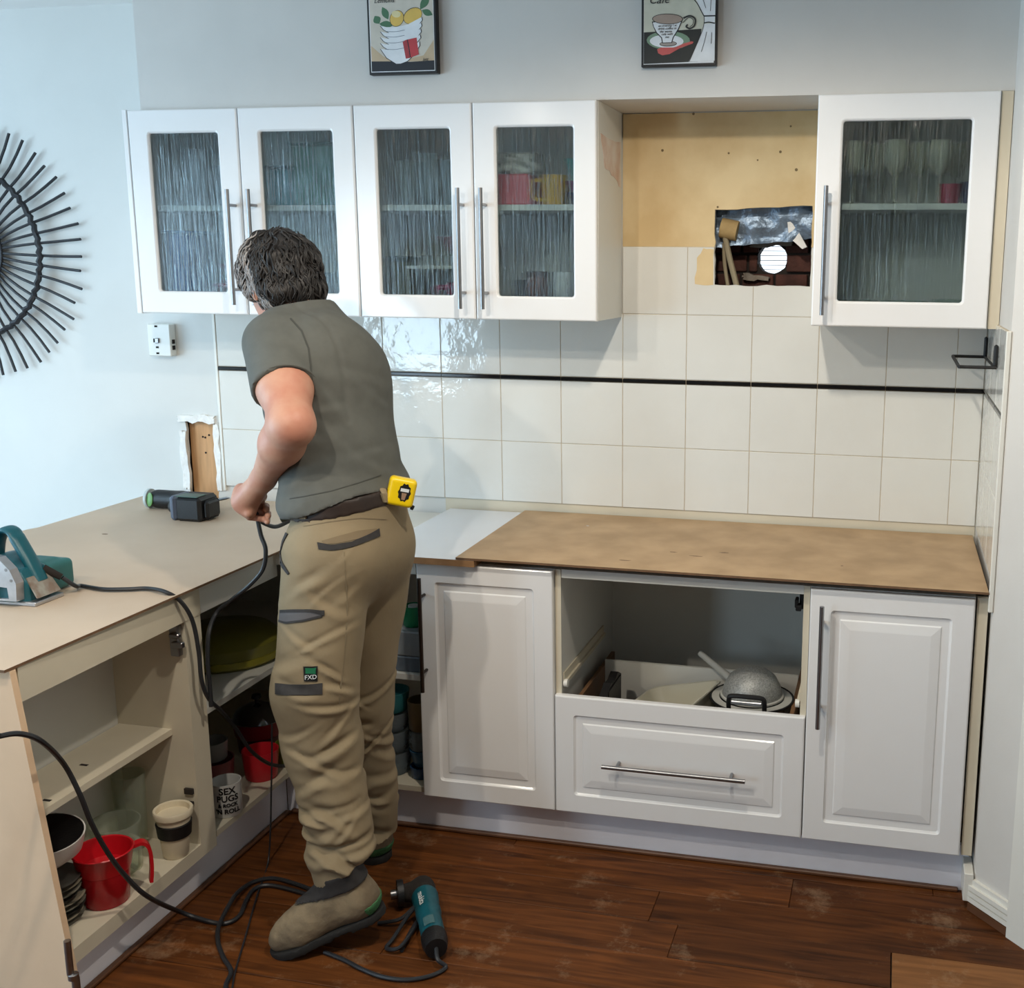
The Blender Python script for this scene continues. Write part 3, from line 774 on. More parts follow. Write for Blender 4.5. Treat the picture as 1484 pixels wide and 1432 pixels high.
# switch box
sw = thing('switch_box', 'small white surface-mounted switch box under the wall cabinet end', 'switch', (-1.597, -.01, 1.315))
obj('box_body', box(-1.642, -1.556, -.024, .0075, 1.317, 1.425, .003), mat('switch_plastic', (226, 226, 220), .35), sw)
obj('rocker', box(-1.612, -1.597, -.030, -.024, 1.361, 1.378, .002), M_STEEL, sw)
for z in (1.417, 1.347, 1.327): obj('screw_slot', box(-1.612, -1.602, -.0252, -.0238, z - .003, z + .003), M_DARK, sw)
for z in (1.346, 1.366): obj('side_slot', box(-1.5565, -1.5545, -.016, -.002, z - .007, z + .007), M_DARK, sw)
obj('rocker_pit', box(-1.620, -1.612, -.0252, -.0238, 1.363, 1.376), M_DARK, sw)

# framed pictures on the bulkhead ------------------------------------------------
M_FR = mat('picture_edge_black', (20, 20, 24), .4)
def paint(name, col): return mat('paint_' + name, col, .45, var=.05, vscale=30)
def pic(x0, x1, z0, z1, label):
    t = thing('wall_picture', label, 'picture', ((x0 + x1) / 2, -.28, z0), 'small framed kitchen pictures')
    obj('frame', box(x0, x1, -.292, -.2705, z0, z1, .0015), M_FR, t)
    obj('white_border', box(x0 + .0065, x1 - .0065, -.2926, -.2918, z0 + .0065, z1 - .0065), paint('white', (228, 230, 232)), t)
    return t
lay = [0]
def art(t, name, poly, m, fx):
    lay[0] += 1
    y = -.2928 - lay[0] * .00004
    return obj(name, prism([fx(p) for p in poly], y, y + .00003 + .0002, 'y'), m, t)
def ellp(cx, cy, rx, ry, rot=0, n=22, a0=0, a1=360):
    out = []
    for i in range(n if a1 - a0 < 360 else n):
        a = math.radians(a0 + (a1 - a0) * i / (n - 1 if a1 - a0 < 360 else n)); x, y = rx * math.cos(a), ry * math.sin(a); r = math.radians(rot)
        out.append((cx + x * math.cos(r) - y * math.sin(r), cy + x * math.sin(r) + y * math.cos(r)))
    return out
def leafp(x0, y0, x1, y1, w):
    d = np.array([x1 - x0, y1 - y0]); n_ = np.array([-d[1], d[0]]) / np.hypot(*d)
    P = []
    for s_ in np.linspace(0, 1, 8): P.append(tuple(np.array([x0, y0]) + d * s_ + n_ * w * math.sin(math.pi * s_)))
    for s_ in np.linspace(1, 0, 8)[1:-1]: P.append(tuple(np.array([x0, y0]) + d * s_ - n_ * w * math.sin(math.pi * s_)))
    return P
def stroke(t, name, pts, w, m, fx, n=6):
    lay[0] += 1
    y = -.2930 - lay[0] * .00004
    P = spline([(*fx(p), 0) for p in pts], n) if len(pts) > 2 else [np.array((*fx(p), 0)) for p in pts]
    V, F = [], []
    for i, p in enumerate(P):
        d = P[min(i + 1, len(P) - 1)] - P[max(i - 1, 0)]; d /= np.linalg.norm(d) + 1e-9
        nn = np.array([-d[1], d[0], 0]) * w
        for q, yy in ((p + nn, y), (p - nn, y), (p - nn, y + .0003), (p + nn, y + .0003)): V.append((q[0], yy, q[1]))
        if i:
            a = 4 * (i - 1); b = 4 * i
            for k in range(4): F.append((a + k, a + (k + 1) % 4, b + (k + 1) % 4, b + k))
    return obj(name, fixn(V, F), m, t)
def letters(t, s, cx, cz, size, m, fx, shear=.3, y=None):
    lay[0] += 1
    y = -.2932 - lay[0] * .00004
    c = fx((cx, cz))
    V, F = text_vf(s, size, .0003, shear)
    return obj('lettering', ([(c[0] + v.x, y - v.z, c[1] + v.y) for v in V], F), m, t)
S = .2 / 1020.
# lemons picture, drawn in its crop coordinates (pixels of the crop -> metres)
px0, pz0 = -.662, 2.154
t = pic(-.6655, -.4605, 2.152, 2.362, 'small framed picture of lemons in a stack of white bowls')
fx = lambda p: (px0 + (p[0] - 235 + (1165 - p[1]) * .075) * S, pz0 + (1165 - p[1]) * .000174)
K, Wt = paint('black', (22, 24, 32)), paint('white', (228, 230, 232))
BGc = paint('parchment', (206, 198, 184)); TAN = paint('tan_wash', (196, 172, 140)); GRN = paint('leaf_green', (70, 112, 80)); YEL = paint('lemon', (222, 184, 90)); RED = paint('red', (190, 58, 62)); OLV = paint('dark_line', (48, 48, 46))
zc = lambda p: (min(max(p[0], -.657), -.4685), min(max(p[1], 2.1605), 2.3535))
art(t, 'painted_ground', [(-.657, 2.1605), (-.4685, 2.1605), (-.4685, 2.3535), (-.657, 2.3535)], BGc, lambda p: p)
art(t, 'painted_shape', [(-.657, 2.183), (-.60, 2.186), (-.4685, 2.184), (-.4685, 2.24), (-.50, 2.20), (-.56, 2.19), (-.62, 2.2), (-.657, 2.23)], TAN, lambda p: p)
art(t, 'painted_shape', [(-.657, 2.1605), (-.4685, 2.1605), (-.4685, 2.186), (-.54, 2.184), (-.61, 2.187), (-.657, 2.188)], K, lambda p: p)
art(t, 'painted_leaf', leafp(345, 400, 270, 280, 60), GRN, fx)
art(t, 'painted_leaf', leafp(345, 400, 560, 430, 55), GRN, fx)
art(t, 'painted_leaf', leafp(480, 340, 380, 150, 52), GRN, fx)
art(t, 'painted_lemon', ellp(610, 330, 110, 125, 10), OLV, fx); art(t, 'painted_lemon', ellp(610, 330, 102, 118, 10), YEL, fx)
art(t, 'painted_shape', ellp(598, 265, 70, 50, 15), paint('lemon_pale', (226, 212, 160)), fx)
art(t, 'painted_lemon', ellp(850, 300, 150, 118, -30), OLV, fx); art(t, 'painted_lemon', ellp(852, 302, 143, 110, -30), YEL, fx)
art(t, 'painted_leaf', leafp(960, 210, 1085, 5, 58), GRN, fx)
art(t, 'painted_leaf', leafp(985, 220, 1150, 300, 48), GRN, fx)
for i in range(5):
    y_ = 430 + i * 88; xl = 365 + 4 * i; xr = 985 - i * 4; dp = (1000 - y_) if i == 4 else 175
    poly = [(xl, y_), (xl + 90, y_ + 25), (xl + 240, y_ + 30), (xl + 420, y_ - 5), (xr, y_ - 105), (xr + 12, y_ - 60), (xr - 40, y_ + 10), (xr - 70, y_ + dp * .35), (xr - 210, y_ + dp), (xl + 330, y_ + dp + 10), (xl + 240, y_ + dp), (xl + 50, y_ + dp * .35)]
    if i == 4: poly = [(xl, y_), (xl + 150, y_ + 25), (xr - 150, y_ - 10), (xr, y_ - 90), (xr + 5, y_ - 30), (xr - 60, y_ + 90), (xr - 170, y_ + 200), (xr - 270, y_ + 235), (xl + 250, y_ + 235), (xl + 100, y_ + 140)]
    big = [((p[0] - 675) * 1.035 + 675, (p[1] - y_) * 1.04 + y_ + 2) for p in poly]
    art(t, 'painted_bowl', big, K, fx); art(t, 'painted_bowl', poly, Wt, fx)
for y_ in (520, 600, 690, 790): stroke(t, 'painted_line', [(450, y_), (600, y_ + 10), (740, y_ - 10)], .0006, paint('grey_line', (120, 128, 138)), fx)
art(t, 'painted_tag', [(715, 680), (780, 655), (840, 935), (775, 945)], paint('red_dark', (168, 52, 56)), fx)
art(t, 'painted_tag', [(790, 655), (925, 630), (970, 885), (850, 930)], RED, fx)
stroke(t, 'painted_line', [(785, 655), (815, 780), (845, 930)], .0012, K, fx)
letters(t, 'Lemons', 405, 55, .019, OLV, fx)
letters(t, 'Jett', 1075, 965, .012, OLV, fx)
# cup picture
t = pic(.1215, .3245, 2.152, 2.362, 'small framed picture of a coffee cup on a saucer')
fx = lambda p: (.124 + (p[0] - 133) * (.2 / 1143), 2.154 + (1045 - p[1]) * .0001646)
art(t, 'painted_ground', [(160, 1010), (1255, 990), (1255, -80), (160, -80)], paint('parchment2', (204, 202, 184)), fx)
art(t, 'painted_shape', [(160, 1010), (1000, 995), (1050, 500), (160, 525)], paint('near_black', (34, 36, 34)), fx)
art(t, 'painted_shape', [(860, 995), (1255, 990), (1255, 425), (1085, 425), (1060, 520), (1000, 700)], Wt, fx)
art(t, 'painted_shape', [(1085, 310), (1255, 310), (1255, -80), (880, -80), (960, 60), (1040, 220)], Wt, fx)
art(t, 'painted_shape', [(1085, 318), (1250, 318), (1250, 412), (1085, 412)], Wt, fx)
for pts, w in (([(1085, 310), (1255, 312)], .0016), ([(1085, 415), (1160, 405), (1250, 425)], .0014), ([(880, 0), (980, 120), (1050, 250), (1085, 310)], .0011), ([(1085, 315), (1087, 415), (1050, 560), (960, 780), (870, 990)], .0007), ([(1130, 550), (1090, 720), (1050, 850)], .0007), ([(1205, 560), (1200, 730)], .0007), ([(1190, 0), (1180, 240)], .0006), ([(1050, 20), (1110, 190)], .0006)):
    stroke(t, 'painted_line', pts, w, K, fx)
art(t, 'painted_saucer', ellp(540, 660, 345, 150, 3), OLV, fx); art(t, 'painted_saucer', ellp(540, 660, 335, 142, 3), paint('saucer_green', (120, 146, 122)), fx); art(t, 'painted_saucer', ellp(515, 672, 262, 100, 3), Wt, fx)
art(t, 'painted_spoon', [(370, 790), (430, 765), (640, 770), (780, 715), (900, 685), (930, 695), (915, 720), (720, 785), (560, 870), (450, 885), (385, 850)], paint('spoon_red', (196, 88, 84)), fx)
art(t, 'painted_cup_base', ellp(540, 712, 135, 42), OLV, fx); art(t, 'painted_cup_base', ellp(540, 710, 125, 33), paint('warm_grey', (158, 148, 140)), fx)
art(t, 'painted_cup', [(285, 365), (300, 430), (350, 540), (430, 620), (445, 700), (600, 700), (625, 620), (700, 500), (765, 350)], K, fx)
art(t, 'painted_cup', [(300, 380), (315, 440), (365, 535), (445, 615), (458, 690), (588, 690), (610, 615), (685, 495), (745, 360)], Wt, fx)
art(t, 'painted_coffee', ellp(527, 335, 240, 82, 3), OLV, fx); art(t, 'painted_coffee', ellp(527, 335, 228, 72, 3), paint('coffee', (166, 146, 132)), fx)
stroke(t, 'painted_handle', [(770, 330), (870, 300), (950, 350), (940, 450), (870, 490), (815, 460), (840, 430)], .0022, OLV, fx)
stroke(t, 'painted_handle', [(760, 400), (850, 325), (920, 360), (915, 430), (870, 465)], .0008, OLV, fx)
letters(t, 'Cafe', 390, 40, .030, OLV, fx, .35)
for i, (s_, cx, cy) in enumerate((('an evening I w', 525, 435), ('drink coffee in', 520, 480), ('the warm', 500, 525), ('cafe with', 520, 565), ('me', 520, 610))):
    letters(t, s_, cx, cy, .0085, OLV, fx, .3)

# wire towel holder on the tiled return
th = thing('towel_holder', 'black wire holder screwed to the tiled side wall', 'holder', (1.05, -.25, 1.372))
obj('wire_loop', tube(spline([(1.074, -.06, 1.385), (1.03, -.06, 1.385), (.99, -.06, 1.385), (.984, -.075, 1.385), (.984, -.24, 1.385), (.984, -.40, 1.385), (.990, -.415, 1.385), (1.04, -.415, 1.385), (1.076, -.415, 1.385)], 3), .0045, 7), M_BLACK, th, True)
obj('back_wire', tube([(1.072, -.06, 1.385), (1.072, -.415, 1.385)], .004, 7), M_BLACK, th, True)
for y_ in (-.06, -.40): obj('mounting_arm', box(1.068, 1.0785, y_ - .008, y_ + .008, 1.380, 1.442, .004), M_BLACK, th)

# ================================================================== KITCHENWARE
def cup(name, c, r0, r1, h, m, label, cat, handle=0, hm=None, group=None, wall=.003, lid=None, band=None, sx=1., sy=1., ha=0.):
    """open vessel; handle angle ha (deg) when handle>0"""
    t = thing(name, label, cat, c, group)
    obj('body', lathe([(.001, 0), (r0 * .92, 0), (r0, .004), (r0 + (r1 - r0) * .5, h * .5), (r1, h), (r1 - wall, h), (r0 + (r1 - r0) * .5 - wall, h * .5), (r0 - wall, .006), (.001, .006)], c, 28, sx, sy), m, t, True)
    if handle:
        a = math.radians(ha); d = np.array([math.cos(a), math.sin(a), 0])
        rr = r0 + (r1 - r0) * .8
        P = [np.array(c) + d * (rr - .003) + np.array([0, 0, h * .82]), np.array(c) + d * (rr + handle * .8) + np.array([0, 0, h * .80]), np.array(c) + d * (rr + handle) + np.array([0, 0, h * .5]), np.array(c) + d * (rr + handle * .7) + np.array([0, 0, h * .22]), np.array(c) + d * (r0 + (r1 - r0) * .2 - .002) + np.array([0, 0, h * .2])]
        obj('handle', tube(spline(P, 5), .0055 if handle < .04 else .008, 8), hm or m, t, True)
    if lid: obj('lid', lathe([(r1 * 1.04, h - .006), (r1 * 1.06, h - .004), (r1 * 1.06, h + .008), (r1 * .8, h + .011), (.001, h + .011)], c, 28, sx, sy), lid, t, True)
    if band:
        z0, z1, bm_ = band
        f = lambda z: r0 + (r1 - r0) * z / h
        obj('band', lathe([(f(z0) + .0005, z0), (f(z0) + .0035, z0 + .002), (f(z1) + .0035, z1 - .002), (f(z1) + .0005, z1)], c, 28, sx, sy), bm_, t, True)
    return t
def pack(name, x0, x1, y0, y1, z0, z1, m, label, cat, lid=None, group=None, bev=.004):
    t = thing(name, label, cat, ((x0 + x1) / 2, (y0 + y1) / 2, z0), group)
    obj('body', box(x0, x1, y0, y1, z0, z1, bev), m, t)
    if lid: obj('lid', box(x0 - .003, x1 + .003, y0 - .003, y1 + .003, z1, z1 + .01, .003), lid, t)
    return t
pl = lambda n_, c, r=.35: mat('ware_' + n_, c, r, var=.05)
ZS, ZB = 1.7985, 1.4915
# first cabinet
pack('drink_box', -1.41, -1.335, -.22, -.10, ZB, 1.715, pl('blue', (34, 92, 160)), 'tall blue carton behind the leftmost rain glass door', 'carton', pl('blue2', (60, 120, 180)))
cup('mug', (-1.19, -.17, ZB), .035, .038, .085, pl('rose', (190, 78, 88)), 'rose pink mug on the lower shelf of the end wall cabinet', 'mug', .028, ha=200)
cup('bowl', (-1.19, -.17, 1.580), .022, .048, .045, pl('rosepale', (208, 140, 146)), 'pale pink bowl resting on the rose mug', 'bowl')
cup('vase', (-1.315, -.17, ZS), .03, .036, .17, pl('greyglass', (150, 156, 164)), 'tall grey glass vase on the upper shelf of the end wall cabinet', 'vase')
cup('tumbler', (-1.22, -.15, ZS), .03, .036, .12, pl('greyglass2', (120, 128, 138)), 'smoky tumbler on the upper shelf beside the grey vase', 'tumbler')
pack('storage_tub', -1.045, -.965, -.22, -.08, ZS, 1.905, pl('teal', (24, 120, 128)), 'teal storage tub on the upper shelf behind the second glass door', 'tub', pl('teal2', (40, 90, 100)))
pack('storage_tub', -.955, -.78, -.23, -.06, ZS, 1.97, pl('green', (70, 120, 106)), 'large green storage tub on the upper shelf of the end wall cabinet', 'tub', pl('green2', (60, 98, 92)))
cup('canister', (-.80, -.17, ZB), .04, .042, .14, pl('forest', (28, 74, 70)), 'dark green canister on the lower shelf behind the second glass door', 'canister', lid=pl('green2', (60, 98, 92)))
cup('tumbler', (-.92, -.15, ZB), .034, .038, .11, pl('bluegrey', (120, 140, 158)), 'blue grey tumbler on the lower shelf beside the dark green canister', 'tumbler')
# second cabinet
for i, (x, c) in enumerate(((-.62, 'clear'), (-.55, 'clear'), (-.48, 'clear'))):
    cup('drinking_glass', (x, -.16, ZS), .026, .033, .13 + .02 * (i % 2), pl('clear', (140, 150, 152), .1), ['short plain glass above the olive jar', 'tall plain glass between two short ones on the upper shelf', 'short plain glass beside the door handles of the middle cabinet'][i], 'glass', group='drinking glasses in the middle cabinet')
cup('jar', (-.645, -.17, ZB), .042, .042, .15, pl('olive', (96, 96, 62)), 'olive jar with a lid low behind the third glass door', 'jar', lid=pl('olive2', (70, 76, 60)))
tp = cup('teapot', (-.45, -.18, ZB), .048, .040, .085, pl('magenta', (180, 42, 92)), 'magenta teapot low behind the third glass door', 'teapot', .04, ha=185)
obj('spout', tube(spline([(-.41, -.185, ZB + .03), (-.385, -.19, ZB + .055), (-.375, -.19, ZB + .085)], 4), [.012] * 4 + [.008] * 5, 8), pl('magenta', (1, 1, 1)), tp, True)
cup('plate_stack', (-.50, -.15, 1.625), .05, .10, .03, pl('whiteware', (216, 214, 210)), 'stack of white plates held above the magenta teapot', 'plates', sy=.8)
cup('bowl', (-.46, -.13, 1.66), .04, .075, .05, pl('blush', (190, 130, 136)), 'blush bowl standing on the stacked white plates', 'bowl')
rk = thing('plate_rack', 'low white wire rack carrying the stacked plates', 'rack', (-.50, -.14, ZB))
obj('rack_top', box(-.60, -.385, -.24, -.05, 1.616, 1.6245), M_TRIM, rk)
for x in (-.597, -.388):
    for y_ in (-.235, -.058): obj('leg', tube([(x, y_, ZB), (x, y_, 1.617)], .003, 6), M_TRIM, rk)
pack('pink_tin', -.325, -.225, -.22, -.09, ZS, 1.885, pl('coral', (214, 92, 100)), 'coral pink tin on the upper shelf behind the fourth glass door', 'tin')
M_PAT = mat('ware_pattern', (224, 218, 204), .4, vscale=60, col2=(60, 56, 54))
pack('patterned_box', -.32, -.20, -.21, -.08, 1.8855, 1.945, M_PAT, 'black and cream patterned box on top of the coral tin', 'box')
cup('mug', (-.160, -.18, ZS), .034, .038, .085, pl('mustard', (204, 156, 42)), 'mustard yellow mug beside the coral pink tin', 'mug', .026, ha=200)
cup('bowl', (-.078, -.17, ZS), .03, .05, .035, pl('navy', (40, 44, 96)), 'navy bowl at the bottom of the bright bowl stack', 'bowl', group='bright nested bowls')
cup('bowl', (-.078, -.17, 1.835), .03, .05, .03, pl('purple', (150, 50, 120)), 'purple bowl in the middle of the bright bowl stack', 'bowl', group='bright nested bowls')
cup('bowl', (-.078, -.17, 1.8665), .03, .05, .06, pl('aqua', (70, 170, 164)), 'aqua bowl on top of the bright bowl stack', 'bowl', group='bright nested bowls')
cup('canister', (-.125, -.20, 1.5255), .034, .036, .085, pl('whiteware', (1, 1, 1)), 'white canister standing on the printed flat pack', 'canister')
pack('flat_pack', -.305, -.075, -.24, -.08, ZB, 1.525, mat('ware_print', (206, 210, 212), .4, vscale=45, col2=(96, 116, 140)), 'flat white pack with blue print behind the fourth glass door', 'pack')
cup('jar', (-.22, -.15, 1.5255), .034, .034, .075, pl('rust', (120, 78, 66)), 'rust brown jar standing on the printed flat pack', 'jar', lid=pl('rust2', (90, 60, 54)))
cup('bottle', (-.045, -.19, ZB), .026, .022, .135, pl('navy2', (28, 32, 70)), 'navy bottle in the corner behind the fourth glass door', 'bottle', lid=pl('navy', (1, 1, 1)))
cup('tall_pot', (-.27, -.10, 1.5255), .03, .034, .06, pl('slate', (70, 78, 92)), 'slate pot at the back of the printed flat pack', 'pot')
# third cabinet (right)
M_CRY = clear_plastic('crystal', (206, 204, 190), .45, .05)
for i, (x, y_) in enumerate(((.69, -.20), (.745, -.14), (.80, -.21), (.86, -.15), (.915, -.20), (.96, -.12))):
    g_ = thing('wine_glass', 'stemmed wine glass in the single-door cabinet, ' + ['nearest', 'second from', 'third from', 'fourth from', 'fifth from', 'farthest from'][i] + ' the door handle', 'glass', (x, y_, ZS), 'stemmed glasses in the single-door cabinet')
    obj('foot', lathe([(.026, 0), (.026, .002), (.004, .006), (.0035, .07), (.012, .078)], (x, y_, ZS), 16), M_CRY, g_, True)
    obj('bowl', lathe([(.012, .078), (.030, .10), (.033, .13), (.028, .165), (.026, .165), (.031, .13), (.028, .102), (.010, .081)], (x, y_, ZS), 18), M_CRY, g_, True)
cup('tumbler', (.945, -.225, ZS), .024, .028, .05, pl('crimson', (160, 40, 66)), 'small crimson tumbler in front of the stemmed glasses', 'tumbler')
cup('tumbler', (1.0, -.22, ZS), .026, .03, .055, pl('navy2', (1, 1, 1)), 'small navy tumbler in front of the stemmed glasses', 'tumbler')
for i, (x, y_, r) in enumerate(((.70, -.17, .068), (.84, -.17, .065))):
    cup('glass_bowl', (x, y_, ZB), r * .6, r, .05, pl('seaglass', (140, 156, 140), .1), ['sea green glass bowl low beside the single-door cabinet hinge', 'sea green glass bowl low under the stemmed glasses'][0] if False else ['sea green glass bowl below the first stemmed glasses', 'sea green glass bowl below the crimson tumbler'][i], 'bowl')
cup('plate_stack', (.97, -.15, ZB), .04, .06, .055, pl('celadon', (170, 184, 170), .15), 'stack of celadon plates low in the single-door wall cabinet', 'plates')

# ---- peninsula shelf contents
ZF = .1503
rj = thing('measuring_jug', 'red plastic measuring jug on the bottom peninsula board', 'jug', (-.932, -1.275, ZF))
M_RED = mat('red_plastic', (196, 22, 34), .3, var=.08); M_REDC = clear_plastic('red_clear', (190, 26, 36), .78, .18)
c = (-.932, -1.275, ZF)
obj('body', lathe([(.001, 0), (.046, 0), (.049, .004), (.056, .085), (.053, .085), (.047, .006), (.001, .005)], c, 32), M_REDC, rj, True)
obj('rim_band', lathe([(.0565, .082), (.058, .086), (.0655, .128), (.0675, .130), (.0655, .132), (.0625, .130), (.054, .086)], c, 32), M_RED, rj, True)
def strap(P, wd, th_, side):
    """flat strap handle along P, width direction side"""
    P = spline(P, 5); side = np.array(side, float); rings = []
    for i, p in enumerate(P):
        d = P[min(i + 1, len(P) - 1)] - P[max(i - 1, 0)]; d /= np.linalg.norm(d)
        n_ = np.cross(d, side); n_ /= np.linalg.norm(n_)
        rings.append([p + side * wd + n_ * th_, p + side * wd - n_ * th_, p - side * wd - n_ * th_, p - side * wd + n_ * th_])
    return ringloft(rings)
hd = np.array([.72, .69, 0]); sd = np.array([-.69, .72, 0]); cc = np.array(c)
obj('handle', strap([cc + hd * .062 + [0, 0, .122], cc + hd * .085 + [0, 0, .124], cc + hd * .098 + [0, 0, .105], cc + hd * .100 + [0, 0, .06], cc + hd * .096 + [0, 0, .02]], .011, .004, sd), M_RED, rj, True)
tc = cup('travel_cup', (-.903, -1.058, ZF), .031, .043, .125, pl('cream', (222, 210, 184)), 'cream travel cup with a black grip band', 'cup', band=(.055, .093, M_BLACK))
obj('rim', lathe([(.0425, .108), (.0465, .110), (.048, .124), (.046, .127), (.041, .126), (.040, .112)], (-.903, -1.058, ZF), 28), pl('cream', (1, 1, 1)), tc, True)
M_CLR = clear_plastic('clear_glass', (196, 200, 190), .22, .05)
gj = cup('glass_jug', (-.995, -1.155, ZF), .050, .060, .13, M_CLR, 'clear glass jug between the red jug and the travel cup', 'jug', .030, ha=345)
cup('glass_tumbler', (-1.035, -1.045, ZF), .034, .040, .20, M_CLR, 'tall clear glass beaker behind the clear glass jug', 'beaker')
# plates stacked flat at the back and an upturned black bowl
for i in range(9):
    cup('serving_plate', (-1.005 + rng.uniform(-.006, .006), -1.375 + rng.uniform(-.006, .006), ZF + .0115 * i), .040, .073, .0105, pl(['stone', 'beige', 'darkstone'][i % 3], [(120, 116, 104), (150, 140, 122), (64, 62, 58)][i % 3]), ['lowest', 'second lowest', 'third lowest', 'fourth lowest', 'middle', 'fourth highest', 'third highest', 'second highest', 'topmost'][i] + ' stoneware plate in the pile by the bare end board', 'plate', group='plates piled in the peninsula')
wb_ = thing('mixing_bowl', 'white bowl with a black inside tilted on the plate pile', 'bowl', (-1.0, -1.33, .29))
Mt = Matrix.Translation((-.995, -1.375, .345)) @ Matrix.Rotation(math.radians(5), 4, 'X') @ Matrix.Rotation(math.radians(6), 4, 'Y')
obj('outer_shell', xform(lathe([(.001, -.055), (.04, -.052), (.075, -.02), (.083, .02), (.080, .02), (.072, -.017), (.001, -.048)], (0, 0, 0), 32), Mt), pl('whiteware', (1, 1, 1)), wb_, True)
obj('lining', xform(lathe([(.0795, .0205), (.0715, -.0165), (.038, -.046), (.001, -.047), (.001, -.044), (.037, -.043), (.070, -.0155), (.078, .0205)], (0, 0, 0), 32), Mt), M_BLACK, wb_, True)
# ---- corner shelves contents
mg = cup('printed_mug', (-.905, -.832, ZF), .039, .041, .095, pl('whiteware', (1, 1, 1)), 'white mug printed with bold black words beside the divider', 'mug', .026, ha=215)
V_all, F_all = [], []
for s_, z, sz in (('SEX', .079, .026), ('PUGS', .0575, .024), ('& ROCK', .0385, .014), ("'N ROLL", .021, .018)):
    V, F = text_vf(s_, sz, .0005, 0., .0006); k = len(V_all)
    for v in V:
        a = math.radians(-52) + v.x / .041
        r = .0412 + v.z + .0004
        V_all.append((-.905 + r * math.cos(a), -.832 + r * math.sin(a), ZF + z + v.y))
    F_all += [[i + k for i in f] for f in F]
obj('printed_words', (V_all, F_all), M_BLACK, mg)
cup('red_tub', (-.935, -.615, ZF), .045, .052, .085, pl('red_b', (206, 36, 48)), 'bright red tub on the corner cabinet floor', 'tub')
cup('pink_tub', (-1.03, -.70, ZF), .050, .056, .085, pl('dusty', (150, 84, 84)), 'dusty pink tub behind the printed mug', 'tub')
cup('white_pot', (-1.03, -.70, .2355), .038, .042, .055, pl('greyware', (150, 150, 148)), 'pale grey pot standing on the dusty pink tub', 'pot', .022, ha=120)
cup('red_pan', (-1.04, -.455, .205), .07, .075, .05, pl('darkred', (140, 20, 28)), 'dark red casserole under the glass pan lid', 'casserole', sy=.95)
cup('pan_support', (-1.04, -.455, ZF), .06, .065, .0545, pl('darkred2', (96, 28, 30)), 'deep maroon pot carrying the dark red casserole', 'pot', sy=.95)
ld = thing('domed_cover', 'domed steel pan lid lying over the dark red casserole', 'lid', (-1.04, -.455, .2555))
obj('dome', lathe([(.076, 0), (.078, .003), (.06, .03), (.03, .045), (.001, .05)], (-1.04, -.455, .2555), 28, 1, .95), mat('lid_steel', (110, 112, 120), .12, 1.), ld, True)
obj('knob', lathe([(.006, .05), (.006, .062), (.015, .066), (.013, .076), (.001, .078)], (-1.04, -.455, .2555), 16), M_BLACK, ld, True)
cup('green_tub', (-.905, -.522, ZF), .03, .034, .07, pl('lime', (110, 120, 40)), 'small lime tub in front of the maroon pot', 'tub')
yl = thing('cake_cover', 'round olive yellow cake cover on the corner cabinet shelf', 'cover', (-1.08, -.53, .478))
obj('base', lathe([(.001, 0), (.15, 0), (.165, .012), (.165, .03), (.001, .03)], (-1.08, -.53, .4785), 36), pl('oliveyellow', (134, 126, 34)), yl, True)
obj('dome', lathe([(.160, .0305), (.157, .06), (.13, .085), (.06, .094), (.001, .095)], (-1.08, -.53, .4785), 36), pl('oliveyellow2', (112, 108, 40)), yl, True)
# right mouth of the corner cabinet: tubs below, trays above
M_TUBC = clear_plastic('clear_tub', (140, 152, 158), .5, .2)
for i, (x, y_, z, r0, r1, h, m_, lb, l_) in enumerate((
    (-.575, -.49, ZF, .045, .054, .07, M_TUBC, 'frosted food tub at the bottom of the tub tower', 'tub'),
    (-.575, -.49, .221, .045, .054, .065, M_TUBC, 'frosted food tub second up in the tub tower', 'tub'),
    (-.575, -.49, .287, .045, .054, .055, M_TUBC, 'frosted food tub third up in the tub tower', 'tub'),
    (-.575, -.49, .343, .045, .052, .06, pl('turq', (52, 120, 126)), 'turquoise lidded tub on top of the tub tower', 'tub'),
    (-.478, -.505, ZF, .032, .036, .035, pl('cobalt', (28, 64, 104)), 'cobalt blue dish at the foot of the dish pile', 'dish'),
    (-.478, -.505, .1865, .024, .036, .05, pl('cobalt2', (40, 88, 120)), 'blue beaker standing in the dish pile', 'beaker'),
    (-.478, -.505, .2375, .034, .037, .06, M_TUBC, 'frosted beaker halfway up the dish pile', 'beaker'),
    (-.478, -.505, .2985, .034, .038, .09, pl('ochre', (110, 92, 62)), 'ochre canister on top of the dish pile', 'canister'))):
    cup('food_' + l_ if l_ != 'dish' else 'blue_dish', (x, y_, z), r0, r1, h, m_, lb, l_)
pack('baking_tray', -.62, -.455, -.53, -.30, .4785, .525, pl('slate2', (92, 104, 116)), 'slate grey tray stack on the shelf behind the man', 'trays')
pack('tray_box', -.60, -.46, -.53, -.30, .5255, .60, mat('tray_box_grey', (132, 138, 142), .5), 'pale grey box lying on the slate grey trays', 'box')
gn = cup('green_roll', (-.505, -.47, .6005), .030, .030, .06, pl('emerald', (24, 128, 84)), 'emerald green reel on the pale grey box', 'reel')
obj('core', lathe([(.016, .0), (.016, .0605), (.001, .061)], (-.505, -.47, .6005), 18), pl('whiteware', (1, 1, 1)), gn)

